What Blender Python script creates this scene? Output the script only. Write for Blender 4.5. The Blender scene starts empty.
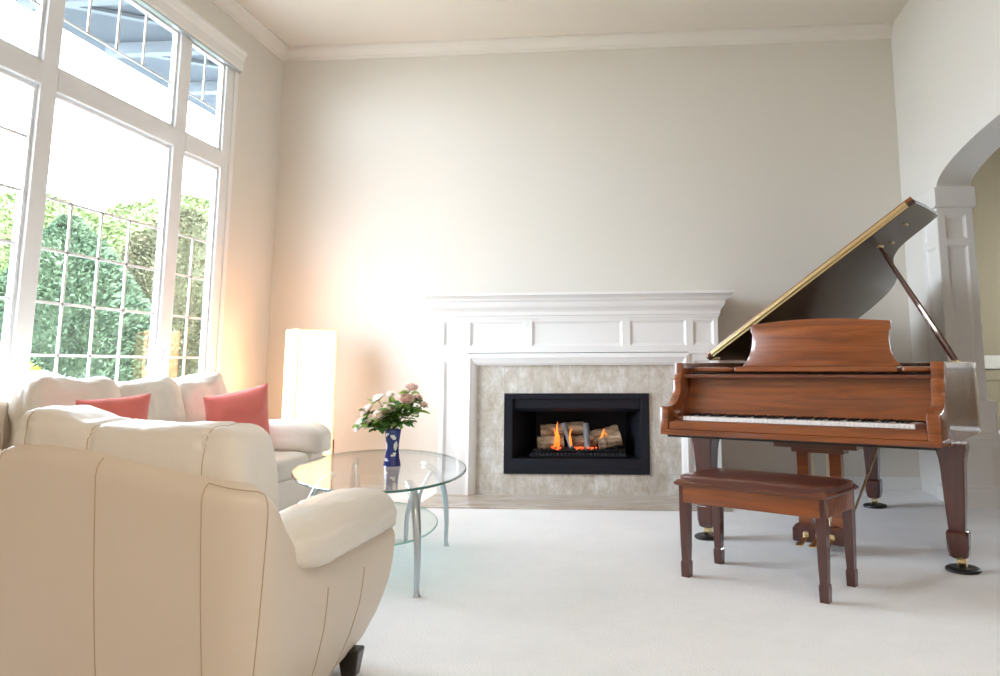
import bpy, bmesh, math, random
from mathutils import Vector, Matrix, noise
random.seed(7)
SC = bpy.context.scene
COL = SC.collection
PI = math.pi

# ------------------------------------------------------------------ camera
cam_d = bpy.data.cameras.new('camera')
cam = bpy.data.objects.new('camera', cam_d)
COL.objects.link(cam)
SC.camera = cam
YAW, PITCH, ROLL, FPX, PX, PY = 0.08506847, 0.14867746, -0.00418735, 780.0, 580.547, 248.984
cy_, sy_, cp_, sp_ = math.cos(YAW), math.sin(YAW), math.cos(PITCH), math.sin(PITCH)
Fw = Vector((-sy_ * cp_, cy_ * cp_, sp_))
Rt = Vector((cy_, sy_, 0))
Up = Rt.cross(Fw)
Rt, Up = Rt * math.cos(ROLL) + Up * math.sin(ROLL), Up * math.cos(ROLL) - Rt * math.sin(ROLL)
cam.matrix_world = Matrix(((Rt.x, Up.x, -Fw.x, 0), (Rt.y, Up.y, -Fw.y, 0), (Rt.z, Up.z, -Fw.z, 1.0), (0, 0, 0, 1)))
cam_d.sensor_width = 36
cam_d.lens = FPX * 36 / 1000
cam_d.shift_x = (500 - PX) / 1000
cam_d.shift_y = (PY - 338) / 1000
cam_d.clip_end = 200

# ------------------------------------------------------------------ world, light, exposure
SC.view_settings.view_transform = 'Standard'
SC.view_settings.look = 'None'
SC.view_settings.gamma = 1
SC.view_settings.use_curve_mapping = False
SC.view_settings.exposure = 1.55
world = bpy.data.worlds.new('sky')
SC.world = world
world.use_nodes = True
wn = world.node_tree
wn.nodes.clear()
wo = wn.nodes.new('ShaderNodeOutputWorld')
wb = wn.nodes.new('ShaderNodeBackground')
wb.inputs[0].default_value = (0.80, 0.885, 1.0, 1)
wb.inputs[1].default_value = 8
wn.links.new(wb.outputs[0], wo.inputs[0])
SC.cycles.max_bounces = 10
SC.cycles.diffuse_bounces = 6
SC.cycles.glossy_bounces = 5
SC.cycles.transparent_max_bounces = 16
SC.cycles.caustics_reflective = False
SC.cycles.caustics_refractive = False
SC.cycles.sample_clamp_indirect = 6
SC.cycles.use_denoising = True


def area(name, loc, rot, sx, sy, energy=0, col=(1, 1, 1), portal=False):
    l = bpy.data.lights.new(name, 'AREA')
    l.shape = 'RECTANGLE'
    l.size = sx
    l.size_y = sy
    l.energy = energy
    l.color = col
    if portal:
        l.cycles.is_portal = True
    o = bpy.data.objects.new(name, l)
    COL.objects.link(o)
    o.location = loc
    o.rotation_euler = rot
    return o


# portals (they only guide sampling of the sky through the openings)
area('window_portal', (-3.5, 4.56, 2.1), (0, -PI / 2, 0), 2.8, 2.8, portal=True)

area('window_portal', (5.25, 7.45, 1.75), (0, PI / 2, 0), 1.3, 1.5, portal=True)

# unseen warm fill light, added behind the camera to brighten the armchair back
cl = area('rear_fill_light', (0.7, -0.9, 3.9), (0, 0, 0), 0.9, 0.9, 25, (1.0, 0.90, 0.80))
cl.data.shape = 'DISK'


# ------------------------------------------------------------------ materials
def mat(name, col, rough=0.5, spec=0.5, metal=0.0, coat=0.0, emit=None, estr=0.0, sheen=0.0, bump=None, coatr=0.05):
    m = bpy.data.materials.new(name)
    m.use_nodes = True
    n = m.node_tree
    b = n.nodes['Principled BSDF']
    b.inputs['Base Color'].default_value = (*col, 1)
    b.inputs['Roughness'].default_value = rough
    b.inputs['Specular IOR Level'].default_value = spec
    b.inputs['Metallic'].default_value = metal
    b.inputs['Coat Weight'].default_value = coat
    b.inputs['Coat Roughness'].default_value = coatr
    b.inputs['Sheen Weight'].default_value = sheen
    if emit:
        b.inputs['Emission Color'].default_value = (*emit, 1)
        b.inputs['Emission Strength'].default_value = estr
    if bump:
        sc, st, dist = bump
        tc = n.nodes.new('ShaderNodeTexCoord')
        nz = n.nodes.new('ShaderNodeTexNoise')
        nz.inputs['Scale'].default_value = sc
        nz.inputs['Detail'].default_value = 4
        bp = n.nodes.new('ShaderNodeBump')
        bp.inputs['Strength'].default_value = st
        bp.inputs['Distance'].default_value = dist
        n.links.new(tc.outputs['Object'], nz.inputs['Vector'])
        n.links.new(nz.outputs['Fac'], bp.inputs['Height'])
        n.links.new(bp.outputs[0], b.inputs['Normal'])
    return m


def ramp_tex(m, scale, stops, vec_scale=(1, 1, 1), detail=6, dist=0.0, rough=0.6, kind='noise', rot=(0, 0, 0)):
    """drive a material's base colour with a noise/wave ramp"""
    n = m.node_tree
    b = n.nodes['Principled BSDF']
    tc = n.nodes.new('ShaderNodeTexCoord')
    mp = n.nodes.new('ShaderNodeMapping')
    mp.inputs['Scale'].default_value = vec_scale
    mp.inputs['Rotation'].default_value = rot
    t = n.nodes.new('ShaderNodeTexNoise')
    t.inputs['Scale'].default_value = scale
    t.inputs['Detail'].default_value = detail
    t.inputs['Roughness'].default_value = rough
    t.inputs['Distortion'].default_value = dist
    cr = n.nodes.new('ShaderNodeValToRGB')
    el = cr.color_ramp.elements
    el[0].position, el[0].color = stops[0][0], (*stops[0][1], 1)
    el[1].position, el[1].color = stops[-1][0], (*stops[-1][1], 1)
    for p, c in stops[1:-1]:
        e = el.new(p)
        e.color = (*c, 1)
    n.links.new(tc.outputs['Object'], mp.inputs['Vector'])
    n.links.new(mp.outputs[0], t.inputs['Vector'])
    n.links.new(t.outputs['Fac'], cr.inputs['Fac'])
    n.links.new(cr.outputs[0], b.inputs['Base Color'])
    return cr


def glass_mat(name, tint, fres_ior=1.5, rough=0.0, edge=0.0):
    m = bpy.data.materials.new(name)
    m.use_nodes = True
    n = m.node_tree
    n.nodes.clear()
    o = n.nodes.new('ShaderNodeOutputMaterial')
    t = n.nodes.new('ShaderNodeBsdfTransparent')
    t.inputs[0].default_value = (*tint, 1)
    g = n.nodes.new('ShaderNodeBsdfGlossy')
    g.inputs['Roughness'].default_value = rough
    f = n.nodes.new('ShaderNodeFresnel')
    ge = n.nodes.new('ShaderNodeNewGeometry')          # same reflectance on entering and on leaving the sheet
    mr = n.nodes.new('ShaderNodeMapRange')
    mr.inputs['To Min'].default_value = fres_ior
    mr.inputs['To Max'].default_value = 1 / fres_ior
    n.links.new(ge.outputs['Backfacing'], mr.inputs['Value'])
    n.links.new(mr.outputs[0], f.inputs[0])
    mx = n.nodes.new('ShaderNodeMixShader')
    n.links.new(f.outputs[0], mx.inputs[0])
    n.links.new(t.outputs[0], mx.inputs[1])
    n.links.new(g.outputs[0], mx.inputs[2])
    n.links.new(mx.outputs[0], o.inputs[0])
    return m


M = {}
M['wall'] = mat('wall_paint_cream', (0.73, 0.70, 0.64), 0.75, 0.3, bump=(60, 0.05, 0.002))
M['wall_bounce'] = mat('wall_paint_warm_bounce', (0.66, 0.50, 0.34), 0.75, 0.3)
M['wall_white'] = mat('wall_paint_offwhite', (0.80, 0.785, 0.75), 0.75, 0.3, bump=(60, 0.05, 0.002))
M['ceiling'] = mat('ceiling_paint', (0.78, 0.73, 0.66), 0.85, 0.2)
M['tan'] = mat('tan_paint', (0.25, 0.205, 0.125), 0.8, 0.2)
M['rail'] = mat('chair_rail_paint', (0.46, 0.42, 0.33), 0.5)
M['trim'] = mat('white_trim_paint', (0.82, 0.82, 0.81), 0.4, 0.4)
M['crown'] = mat('crown_paint', (0.78, 0.75, 0.70), 0.5, 0.4)
M['frame'] = mat('window_vinyl', (0.80, 0.82, 0.84), 0.35, 0.5)
M['carpet'] = mat('carpet_offwhite', (0.74, 0.75, 0.745), 0.95, 0.1, sheen=0.3)
n_ = M['carpet'].node_tree
cr_ = ramp_tex(M['carpet'], 1.6, [(0.35, (0.83, 0.84, 0.845)), (0.65, (0.90, 0.905, 0.905))], detail=8, rough=0.8)
tc_ = n_.nodes.new('ShaderNodeTexCoord')
nz_ = n_.nodes.new('ShaderNodeTexNoise')
nz_.inputs['Scale'].default_value = 130
nz_.inputs['Detail'].default_value = 5
bp_ = n_.nodes.new('ShaderNodeBump')
bp_.inputs['Strength'].default_value = 0.6
bp_.inputs['Distance'].default_value = 0.008
n_.links.new(tc_.outputs['Object'], nz_.inputs['Vector'])
n_.links.new(nz_.outputs['Fac'], bp_.inputs['Height'])
n_.links.new(bp_.outputs[0], n_.nodes['Principled BSDF'].inputs['Normal'])
M['leather'] = mat('cream_leather', (0.73, 0.64, 0.53), 0.42, 0.45, bump=(220, 0.12, 0.001))  # body leather tanner than the cushions; part of the tan is painted shade
M['leather_soft'] = mat('cream_leather_cushion', (0.79, 0.755, 0.68), 0.40, 0.45, bump=(9, 0.25, 0.02))
M['seam'] = mat('tan_stitching', (0.52, 0.39, 0.27), 0.7)
M['coral'] = mat('coral_fabric', (0.82, 0.22, 0.19), 0.85, 0.2, sheen=0.4, bump=(260, 0.3, 0.001))
M['dark_foot'] = mat('dark_wood_foot', (0.02, 0.013, 0.01), 0.3, 0.5)


def wood(name, a, b_, c_, coat=1.0, vs=(1, 14, 14), sc=1.6):
    m = mat(name, b_, 0.28, 0.5, coat=coat, coatr=0.03)
    ramp_tex(m, sc, [(0.25, a), (0.5, b_), (0.75, c_)], vec_scale=vs, detail=8, dist=0.8, rough=0.65)
    return m


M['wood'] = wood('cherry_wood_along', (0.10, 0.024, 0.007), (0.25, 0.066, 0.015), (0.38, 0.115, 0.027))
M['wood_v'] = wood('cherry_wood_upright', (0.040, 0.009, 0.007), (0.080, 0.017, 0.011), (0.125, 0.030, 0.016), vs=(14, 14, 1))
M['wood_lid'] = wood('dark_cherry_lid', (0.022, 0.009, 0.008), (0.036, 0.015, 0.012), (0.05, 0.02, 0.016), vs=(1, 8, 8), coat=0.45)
M['wood_dark'] = wood('dark_cherry_rail', (0.08, 0.018, 0.009), (0.14, 0.035, 0.014), (0.20, 0.055, 0.02))
M['seat_leather'] = mat('brown_bench_leather', (0.11, 0.030, 0.020), 0.28, 0.5, coat=0.5)
M['brass'] = mat('brass', (0.92, 0.76, 0.45), 0.28, 0.5, metal=1.0)
M['plate'] = mat('gold_iron_plate', (0.45, 0.31, 0.12), 0.35, 0.5, metal=0.8)
M['ivory'] = mat('white_key_plastic', (0.93, 0.94, 0.95), 0.15, 0.5)
M['ebony'] = mat('black_key_plastic', (0.012, 0.012, 0.014), 0.25, 0.5)
M['black'] = mat('black_paint', (0.012, 0.012, 0.013), 0.4, 0.5)
M['firebox'] = mat('black_enamel', (0.004, 0.006, 0.014), 0.4, 0.35)
M['firebrick'] = mat('firebox_lining', (0.006, 0.007, 0.012), 0.6, 0.3)
M['steel'] = mat('brushed_silver', (0.52, 0.58, 0.62), 0.28, 0.5, metal=0.85)
M['glass_pane'] = glass_mat('window_glass', (0.97, 0.985, 0.99), 1.35)
M['glass_top'] = glass_mat('table_glass', (0.955, 0.98, 0.975), 1.5)
M['glass_shelf'] = glass_mat('shelf_glass', (0.88, 0.96, 0.95), 1.4)
M['glass_edge'] = mat('glass_edge_green', (0.03, 0.16, 0.13), 0.08, 0.8, coat=0.6)
M['glass_edge2'] = mat('glass_edge_pale', (0.35, 0.66, 0.62), 0.1, 0.8)
M['marble'] = mat('beige_marble', (0.5, 0.47, 0.42), 0.22, 0.5)
ramp_tex(M['marble'], 8.0, [(0.30, (0.40, 0.33, 0.24)), (0.43, (0.53, 0.485, 0.41)), (0.54, (0.63, 0.61, 0.56)), (0.66, (0.80, 0.80, 0.78))], vec_scale=(1.5, 1, 0.8), detail=12, dist=0.25, rough=0.78)
M['hearth'] = mat('hearth_marble', (0.40, 0.35, 0.29), 0.2, 0.5)
ramp_tex(M['hearth'], 2.6, [(0.3, (0.38, 0.31, 0.25)), (0.5, (0.50, 0.44, 0.38)), (0.7, (0.60, 0.56, 0.51))], vec_scale=(1, 3, 1), detail=9, dist=1.2)
M['grout'] = mat('grout_line', (0.42, 0.39, 0.34), 0.8)
M['paper'] = mat('lit_paper_shade', (0.9, 0.8, 0.6), 0.9, 0.1, emit=(1.0, 0.60, 0.30), estr=0.85)
M['paper_side'] = mat('lit_paper_shade_side', (0.9, 0.85, 0.75), 0.9, 0.1, emit=(1.0, 0.46, 0.19), estr=4.6)
M['paper_back'] = mat('paper_shade_back', (0.85, 0.75, 0.55), 0.9, 0.1, emit=(1.0, 0.40, 0.10), estr=0.35)
M['lamp_metal'] = mat('lamp_black_metal', (0.03, 0.015, 0.01), 0.4)
M['log'] = mat('ceramic_log', (0.36, 0.25, 0.16), 0.85, bump=(30, 0.6, 0.01))
ramp_tex(M['log'], 6, [(0.3, (0.10, 0.065, 0.045)), (0.5, (0.34, 0.23, 0.14)), (0.7, (0.55, 0.42, 0.28))], vec_scale=(1, 6, 6), detail=8)
M['ash'] = mat('grey_ash_bark', (0.22, 0.24, 0.26), 0.9, bump=(40, 0.6, 0.01))
M['ember'] = mat('glowing_ember', (0.05, 0.02, 0.01), 0.9, emit=(1.0, 0.10, 0.02), estr=0.9)
M['coal'] = mat('black_coal', (0.015, 0.018, 0.025), 0.7, bump=(50, 0.6, 0.01))
fm = bpy.data.materials.new('gas_flame')
fm.use_nodes = True
fn = fm.node_tree
fn.nodes.clear()
fo = fn.nodes.new('ShaderNodeOutputMaterial')
fe = fn.nodes.new('ShaderNodeEmission')
fe.inputs[0].default_value = (1.0, 0.24, 0.03, 1)
fe.inputs[1].default_value = 0.85
ft = fn.nodes.new('ShaderNodeBsdfTransparent')
fx = fn.nodes.new('ShaderNodeMixShader')
fx.inputs[0].default_value = 0.55
fn.links.new(ft.outputs[0], fx.inputs[1])
fn.links.new(fe.outputs[0], fx.inputs[2])
fn.links.new(fx.outputs[0], fo.inputs[0])
M['flame'] = fm
M['vase_blue'] = mat('cobalt_glaze', (0.012, 0.035, 0.22), 0.12, 0.6, coat=0.5)
M['vase_white'] = mat('white_glaze', (0.80, 0.83, 0.82), 0.15, 0.6, coat=0.5)
M['petal'] = mat('pink_petal', (0.97, 0.80, 0.74), 0.6, 0.3, sheen=0.2)
M['petal_pale'] = mat('pale_petal', (0.97, 0.92, 0.86), 0.6, 0.3, sheen=0.2)
M['leaf'] = mat('rose_leaf', (0.12, 0.30, 0.08), 0.4, 0.4)
M['leaf_light'] = mat('rose_leaf_light', (0.34, 0.50, 0.13), 0.45, 0.4)
M['stem'] = mat('green_stem', (0.09, 0.18, 0.04), 0.5)
M['lawn'] = mat('lawn_grass', (0.2, 0.2, 0.15), 0.9)
ramp_tex(M['lawn'], 2.0, [(0.3, (0.12, 0.13, 0.085)), (0.7, (0.22, 0.225, 0.17))], detail=8)
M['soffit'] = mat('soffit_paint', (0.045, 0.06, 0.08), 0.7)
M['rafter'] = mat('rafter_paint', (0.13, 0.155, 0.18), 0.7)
M['stone_path'] = mat('pale_gravel', (0.62, 0.60, 0.56), 0.9)


def translucent(m, amt):
    n = m.node_tree
    bs_ = n.nodes['Principled BSDF']
    out = [x for x in n.nodes if x.type == 'OUTPUT_MATERIAL'][0]
    tr = n.nodes.new('ShaderNodeBsdfTranslucent')
    tr.inputs[0].default_value = bs_.inputs['Base Color'].default_value
    mx = n.nodes.new('ShaderNodeMixShader')
    mx.inputs[0].default_value = amt
    n.links.new(bs_.outputs[0], mx.inputs[1])
    n.links.new(tr.outputs[0], mx.inputs[2])
    n.links.new(mx.outputs[0], out.inputs[0])


for k_ in ('petal', 'petal_pale', 'leaf', 'leaf_light'):
    translucent(M[k_], 0.45)


def leafmat(name, a, b):
    m = mat(name, a, 0.7, 0.2)
    ramp_tex(m, 2.5, [(0.35, a), (0.65, b)], detail=6)
    return m


M['conifer'] = leafmat('conifer_green', (0.04, 0.075, 0.04), (0.11, 0.16, 0.09))
M['conifer2'] = leafmat('olive_brown_green', (0.07, 0.075, 0.04), (0.15, 0.15, 0.08))
M['broad'] = leafmat('light_leaf_green', (0.09, 0.13, 0.045), (0.21, 0.25, 0.11))
M['bark'] = mat('tree_bark', (0.12, 0.09, 0.07), 0.9)
M['yellow'] = mat('yellow_flower', (0.75, 0.72, 0.05), 0.7)
M['silverleaf'] = leafmat('silver_shrub', (0.35, 0.42, 0.40), (0.60, 0.66, 0.64))


# ------------------------------------------------------------------ helpers
def new_obj(name, bm, m, parent=None, smooth=False, loc=None):
    me = bpy.data.meshes.new(name)
    bm.normal_update()
    bm.to_mesh(me)
    bm.free()
    for mm in (m if isinstance(m, (list, tuple)) else [m]):
        me.materials.append(mm)
    if smooth:
        for p in me.polygons:
            p.use_smooth = True
        if smooth != 'all':
            try:
                me.set_sharp_from_angle(angle=0.7)
            except Exception:
                pass
    o = bpy.data.objects.new(name, me)
    COL.objects.link(o)
    if parent is not None:
        o.parent = parent
    if loc is not None:
        o.location = loc
    return o


def thing(name, label, cat, loc=(0, 0, 0), rotz=0, group=None):
    o = bpy.data.objects.new(name, None)
    COL.objects.link(o)
    o.empty_display_size = 0.1
    o.location = loc
    o.rotation_euler = (0, 0, rotz)
    return tag(o, label, cat, group)


def tag(o, label, cat, group=None):
    o['label'] = label
    o['category'] = cat
    if group:
        o['group'] = group
    return o


def struct(name, bm, m, parent=None, smooth=False):
    o = new_obj(name, bm, m, parent, smooth)
    if parent is None:
        o['kind'] = 'structure'
    return o


def BM():
    return bmesh.new()


def box(bm, x0, x1, y0, y1, z0, z1, bev=0.0, seg=2, mi=0):
    vs = [bm.verts.new((x, y, z)) for x in (x0, x1) for y in (y0, y1) for z in (z0, z1)]
    idx = ((0, 1, 3, 2), (4, 6, 7, 5), (0, 4, 5, 1), (2, 3, 7, 6), (0, 2, 6, 4), (1, 5, 7, 3))
    fs = [bm.faces.new([vs[i] for i in f]) for f in idx]
    for f in fs:
        f.material_index = mi
    if bev:
        es = set(e for f in fs for e in f.edges)
        r = bmesh.ops.bevel(bm, geom=list(es), offset=bev, segments=seg, profile=0.5, affect='EDGES', clamp_overlap=True)
        for f in r['faces']:
            f.material_index = mi
            f.smooth = False
    return bm


def rings(bm, rs, closed_ring=True, cap=True, closed_path=False, mi=0):
    """loft rings of equal vertex count"""
    V = [[bm.verts.new(p) for p in r] for r in rs]
    n = len(V[0])
    m = len(V)
    for i in range(m if closed_path else m - 1):
        a, b = V[i], V[(i + 1) % m]
        for j in range(n if closed_ring else n - 1):
            k = (j + 1) % n
            f = bm.faces.new((a[j], a[k], b[k], b[j]))
            f.material_index = mi
    if cap and closed_ring and not closed_path:
        f = bm.faces.new(list(reversed(V[0])))
        f.material_index = mi
        f = bm.faces.new(V[-1])
        f.material_index = mi
    return V


def fix(bm):
    bmesh.ops.recalc_face_normals(bm, faces=bm.faces[:])
    return bm


def prism(bm, pts, vec, mi=0):
    vec = Vector(vec)
    rings(bm, [[Vector(p) for p in pts], [Vector(p) + vec for p in pts]], mi=mi)
    return bm


def tube(bm, path, rad, n=8, cap=True, sx=1.0):
    path = [Vector(p) for p in path]
    rs = []
    up = Vector((0, 0, 1))
    t0 = (path[1] - path[0]).normalized()
    a = t0.cross(up)
    if a.length < 1e-3:
        a = t0.cross(Vector((1, 0, 0)))
    a.normalize()
    for i, p in enumerate(path):
        t = (path[min(i + 1, len(path) - 1)] - path[max(i - 1, 0)]).normalized()
        a = (a - t * a.dot(t)).normalized()
        b = t.cross(a)
        r = rad[i] if isinstance(rad, (list, tuple)) else rad
        rs.append([p + (a * math.cos(2 * PI * k / n) * sx + b * math.sin(2 * PI * k / n)) * r for k in range(n)])
    rings(bm, rs, cap=cap)
    return bm


def lathe(bm, prof, c=(0, 0, 0), n=24, mi=0, close=True):
    rs = [[(c[0] + r * math.cos(2 * PI * k / n), c[1] + r * math.sin(2 * PI * k / n), c[2] + z) for k in range(n)] for r, z in prof]
    rings(bm, rs, cap=close, mi=mi)
    return bm


def catmull(pts, sub=6, closed=False):
    pts = [Vector(p) for p in pts]
    out = []
    n = len(pts)
    for i in range(n if closed else n - 1):
        if closed:
            p0, p1, p2, p3 = pts[i - 1], pts[i], pts[(i + 1) % n], pts[(i + 2) % n]
        else:
            p0, p1, p2, p3 = pts[max(i - 1, 0)], pts[i], pts[i + 1], pts[min(i + 2, n - 1)]
        for k in range(sub):
            t = k / sub
            out.append(0.5 * (2 * p1 + (p2 - p0) * t + (2 * p0 - 5 * p1 + 4 * p2 - p3) * t * t + (3 * p1 - p0 - 3 * p2 + p3) * t ** 3))
    if not closed:
        out.append(pts[-1])
    return out


def interp(xs, ys, x):
    if x <= xs[0]:
        return ys[0]
    for i in range(len(xs) - 1):
        if x <= xs[i + 1]:
            t = (x - xs[i]) / (xs[i + 1] - xs[i])
            return ys[i] + (ys[i + 1] - ys[i]) * t
    return ys[-1]


def soft(bm, c, size, e=2.6, n=18, fn=None, rot=None):
    """rounded, puffy block: a cube grid pushed onto a superellipsoid, then shaped by fn(unit point, point)"""
    vm = {}

    def vert(p):
        k = (round(p[0], 5), round(p[1], 5), round(p[2], 5))
        if k not in vm:
            x, y, z = p
            l = (abs(x) ** e + abs(y) ** e + abs(z) ** e) ** (1 / e)
            q = Vector((x / l, y / l, z / l))
            P = Vector((q.x * size[0] / 2, q.y * size[1] / 2, q.z * size[2] / 2))
            if fn:
                P = fn(q, P)
            if rot is not None:
                P = rot @ P
            vm[k] = bm.verts.new(P + Vector(c))
        return vm[k]
    for ax in range(3):
        for s in (-1, 1):
            for i in range(n):
                for j in range(n):
                    q = []
                    for di, dj in ((0, 0), (1, 0), (1, 1), (0, 1)):
                        a = math.tan((-1 + 2 * (i + di) / n) * PI / 4)
                        b = math.tan((-1 + 2 * (j + dj) / n) * PI / 4)
                        p = [0, 0, 0]
                        p[ax] = s
                        p[(ax + 1) % 3] = a
                        p[(ax + 2) % 3] = b
                        q.append(vert(p))
                    if s < 0:
                        q.reverse()
                    bm.faces.new(q)
    return bm


def wr(p, sc=3.0, amp=0.02, seed=0.0, st=(1, 1, 1)):
    return noise.fractal(Vector((p[0] * sc * st[0] + seed, p[1] * sc * st[1] + seed * 2, p[2] * sc * st[2])), 0.9, 2.1, 4) * amp


def pillow_mesh(bm, w, h, t, c=(0, 0, 0), rot=None, n=20, pinch=0.08, seed=0, wamp=0.006):
    """square cushion: flat edge seam, pinched sides, corners drawn out; lies in local xz, thickness along y"""
    R = rot if rot is not None else Matrix.Identity(3)
    for s in (1, -1):
        V = []
        for i in range(n + 1):
            row = []
            for j in range(n + 1):
                u = -1 + 2 * i / n
                v = -1 + 2 * j / n
                th = ((1 - abs(u) ** 2.6) * (1 - abs(v) ** 2.6)) ** 0.55
                x = u * w / 2 * (1 - pinch * (1 - v * v))
                z = v * h / 2 * (1 - pinch * (1 - u * u))
                y = s * th * t / 2
                y += th * noise.noise(Vector((u * 2.3 + seed, v * 2.3, seed))) * wamp * 3
                row.append(bm.verts.new(R @ Vector((x, y, z)) + Vector(c)))
            V.append(row)
        for i in range(n):
            for j in range(n):
                q = (V[i][j], V[i + 1][j], V[i + 1][j + 1], V[i][j + 1])
                bm.faces.new(q if s < 0 else tuple(reversed(q)))
    bmesh.ops.remove_doubles(bm, verts=bm.verts[:], dist=1e-5)
    return bm


# ------------------------------------------------------------------ room shell
XL, XR, YB, YF, ZC = -3.37, 2.18, 6.735, -2.5, 3.955
b = BM()
box(b, XL - 0.15, XR + 3.0, YF - 0.2, YB + 2.6, -0.1, 0.0)
struct('floor', b, M['carpet'])
b = BM()
box(b, XL - 0.15, XR + 0.25, YF - 0.2, YB + 0.15, ZC, 4.4)
struct('ceiling', b, M['ceiling'])
b = BM()
box(b, XL - 0.15, XR + 0.25, YB, YB + 0.15, 0, ZC)
struct('wall_back', b, M['wall'])
# left wall with the window opening
W1 = (3.25, 5.93, 0.62, 3.50)
b = BM()
for y0, y1, z0, z1 in ((W1[1], YB, 0, ZC), (YF, W1[0], 0, ZC), (W1[0], W1[1], 0, W1[2]), (W1[0], W1[1], W1[3], ZC)):
    box(b, XL - 0.15, XL, y0, y1, z0, z1)
struct('wall_left', b, M['wall'])
# unseen wall behind the camera, its tan added to bounce warm light
b = BM()
box(b, XL - 0.15, XR + 3.0, YF - 0.15, YF, 0, 4.4)
struct('wall_front', b, M['wall_bounce'])
# right wall with arch
AY0, AY1, AZ, AB = 2.86, 5.944, 2.31, 0.22
b = BM()
ac, aa = (AY0 + AY1) / 2, (AY1 - AY0) / 2
NA = 40
arch = [(ac + aa * math.cos(PI * k / NA), AZ + AB * math.sin(PI * k / NA)) for k in range(NA + 1)]
box(b, XR, XR + 0.25, AY1, YB, 0, ZC)
box(b, XR, XR + 0.25, YF, AY0, 0, ZC)
for k in range(NA):
    (ya, za), (yb, zb) = arch[k], arch[k + 1]
    prism(b, [(XR, ya, za), (XR, yb, zb), (XR, yb, ZC), (XR, ya, ZC)], (0.25, 0, 0))
bmesh.ops.remove_doubles(b, verts=b.verts[:], dist=1e-5)
fix(b)
struct('wall_right', b, M['wall_white'])


# crown moulding (profile swept along the wall, mitred in the left corner)
def crown_profile(s=1.0):
    return [(0, 0), (0.012, 0), (0.018, 0.012), (0.022, 0.03), (0.04, 0.05), (0.062, 0.072), (0.07, 0.088), (0.085, 0.095), (0.085, 0.115), (0, 0.115)]


b = BM()
pf = [(d, ZC - 0.115 + z) for d, z in crown_profile()]
rings(b, [[(XL + d, YB - d, z) for d, z in pf], [(XR, YB - d, z) for d, z in pf]])
struct('trim_1', fix(b), M['crown'])
b = BM()
rings(b, [[(XL + d, YF, z) for d, z in pf], [(XL + d, YB - d, z) for d, z in pf]])
struct('trim_2', fix(b), M['crown'])


def base_prof(h=0.10, t=0.016):
    return [(0, 0), (t, 0), (t, h * 0.72), (t * 0.6, h * 0.82), (t * 0.5, h), (0, h)]


bp = base_prof(0.095)
b = BM()
rings(b, [[(XL + 0.016, YB - d, z) for d, z in bp], [(-1.70, YB - d, z) for d, z in bp]])
rings(b, [[(0.58, YB - d, z) for d, z in bp], [(XR - 0.0, YB - d, z) for d, z in bp]])
struct('baseboard_back', fix(b), M['trim'])
b = BM()
rings(b, [[(XL + d, YF, z) for d, z in bp], [(XL + d, YB, z) for d, z in bp]])
struct('baseboard_left', fix(b), M['trim'])
b = BM()
rings(b, [[(XR - d, AY0 - 0.3, z) for d, z in bp], [(XR - d, YF, z) for d, z in bp]])
struct('baseboard_right', fix(b), M['trim'])


# ---- panelled pier at the arch
def recessed(bm, x0, x1, z0, z1, yf, holes, t=0.02, rec=0.012, horiz='x', flip=1):
    """panelled board standing in the xz plane, front at yf facing -y, with recessed moulded panels.
    horiz/flip allow the same board to face -x (horiz='y')"""
    def P(a, d, z):
        return (a, yf + d, z) if horiz == 'x' else (yf + d * flip, a, z)

    def bx(a0, a1, d0, d1, z0_, z1_):
        p, q = P(a0, d0, z0_), P(a1, d1, z1_)
        box(bm, min(p[0], q[0]), max(p[0], q[0]), min(p[1], q[1]), max(p[1], q[1]), z0_, z1_)
    bx(x0, x1, rec, t, z0, z1)
    # rails and stiles around the holes, split in vertical bands
    zs = sorted(set([z0, z1] + [h[2] for h in holes] + [h[3] for h in holes]))
    for za, zb_ in zip(zs[:-1], zs[1:]):
        zm = (za + zb_) / 2
        cuts = sorted([(h[0], h[1]) for h in holes if h[2] < zm < h[3]])
        x = x0
        for c0, c1 in cuts:
            bx(x, c0, 0, rec, za, zb_)
            x = c1
        bx(x, x1, 0, rec, za, zb_)
    m_ = 0.014
    for h0, h1, g0, g1 in holes:
        o = [(h0, g0), (h1, g0), (h1, g1), (h0, g1)]
        i = [(h0 + m_, g0 + m_), (h1 - m_, g0 + m_), (h1 - m_, g1 - m_), (h0 + m_, g1 - m_)]
        i2 = [(h0 + 1.6 * m_, g0 + 1.6 * m_), (h1 - 1.6 * m_, g0 + 1.6 * m_), (h1 - 1.6 * m_, g1 - 1.6 * m_), (h0 + 1.6 * m_, g1 - 1.6 * m_)]
        for A, da, B_, db in ((o, 0.001, i, rec * 0.75), (i, rec * 0.75, i2, rec * 0.99)):
            for k in range(4):
                l = (k + 1) % 4
                bm.faces.new([bm.verts.new(P(A[k][0], da, A[k][1])), bm.verts.new(P(A[l][0], da, A[l][1])), bm.verts.new(P(B_[l][0], db, B_[l][1])), bm.verts.new(P(B_[k][0], db, B_[k][1]))])
    return bm


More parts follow.
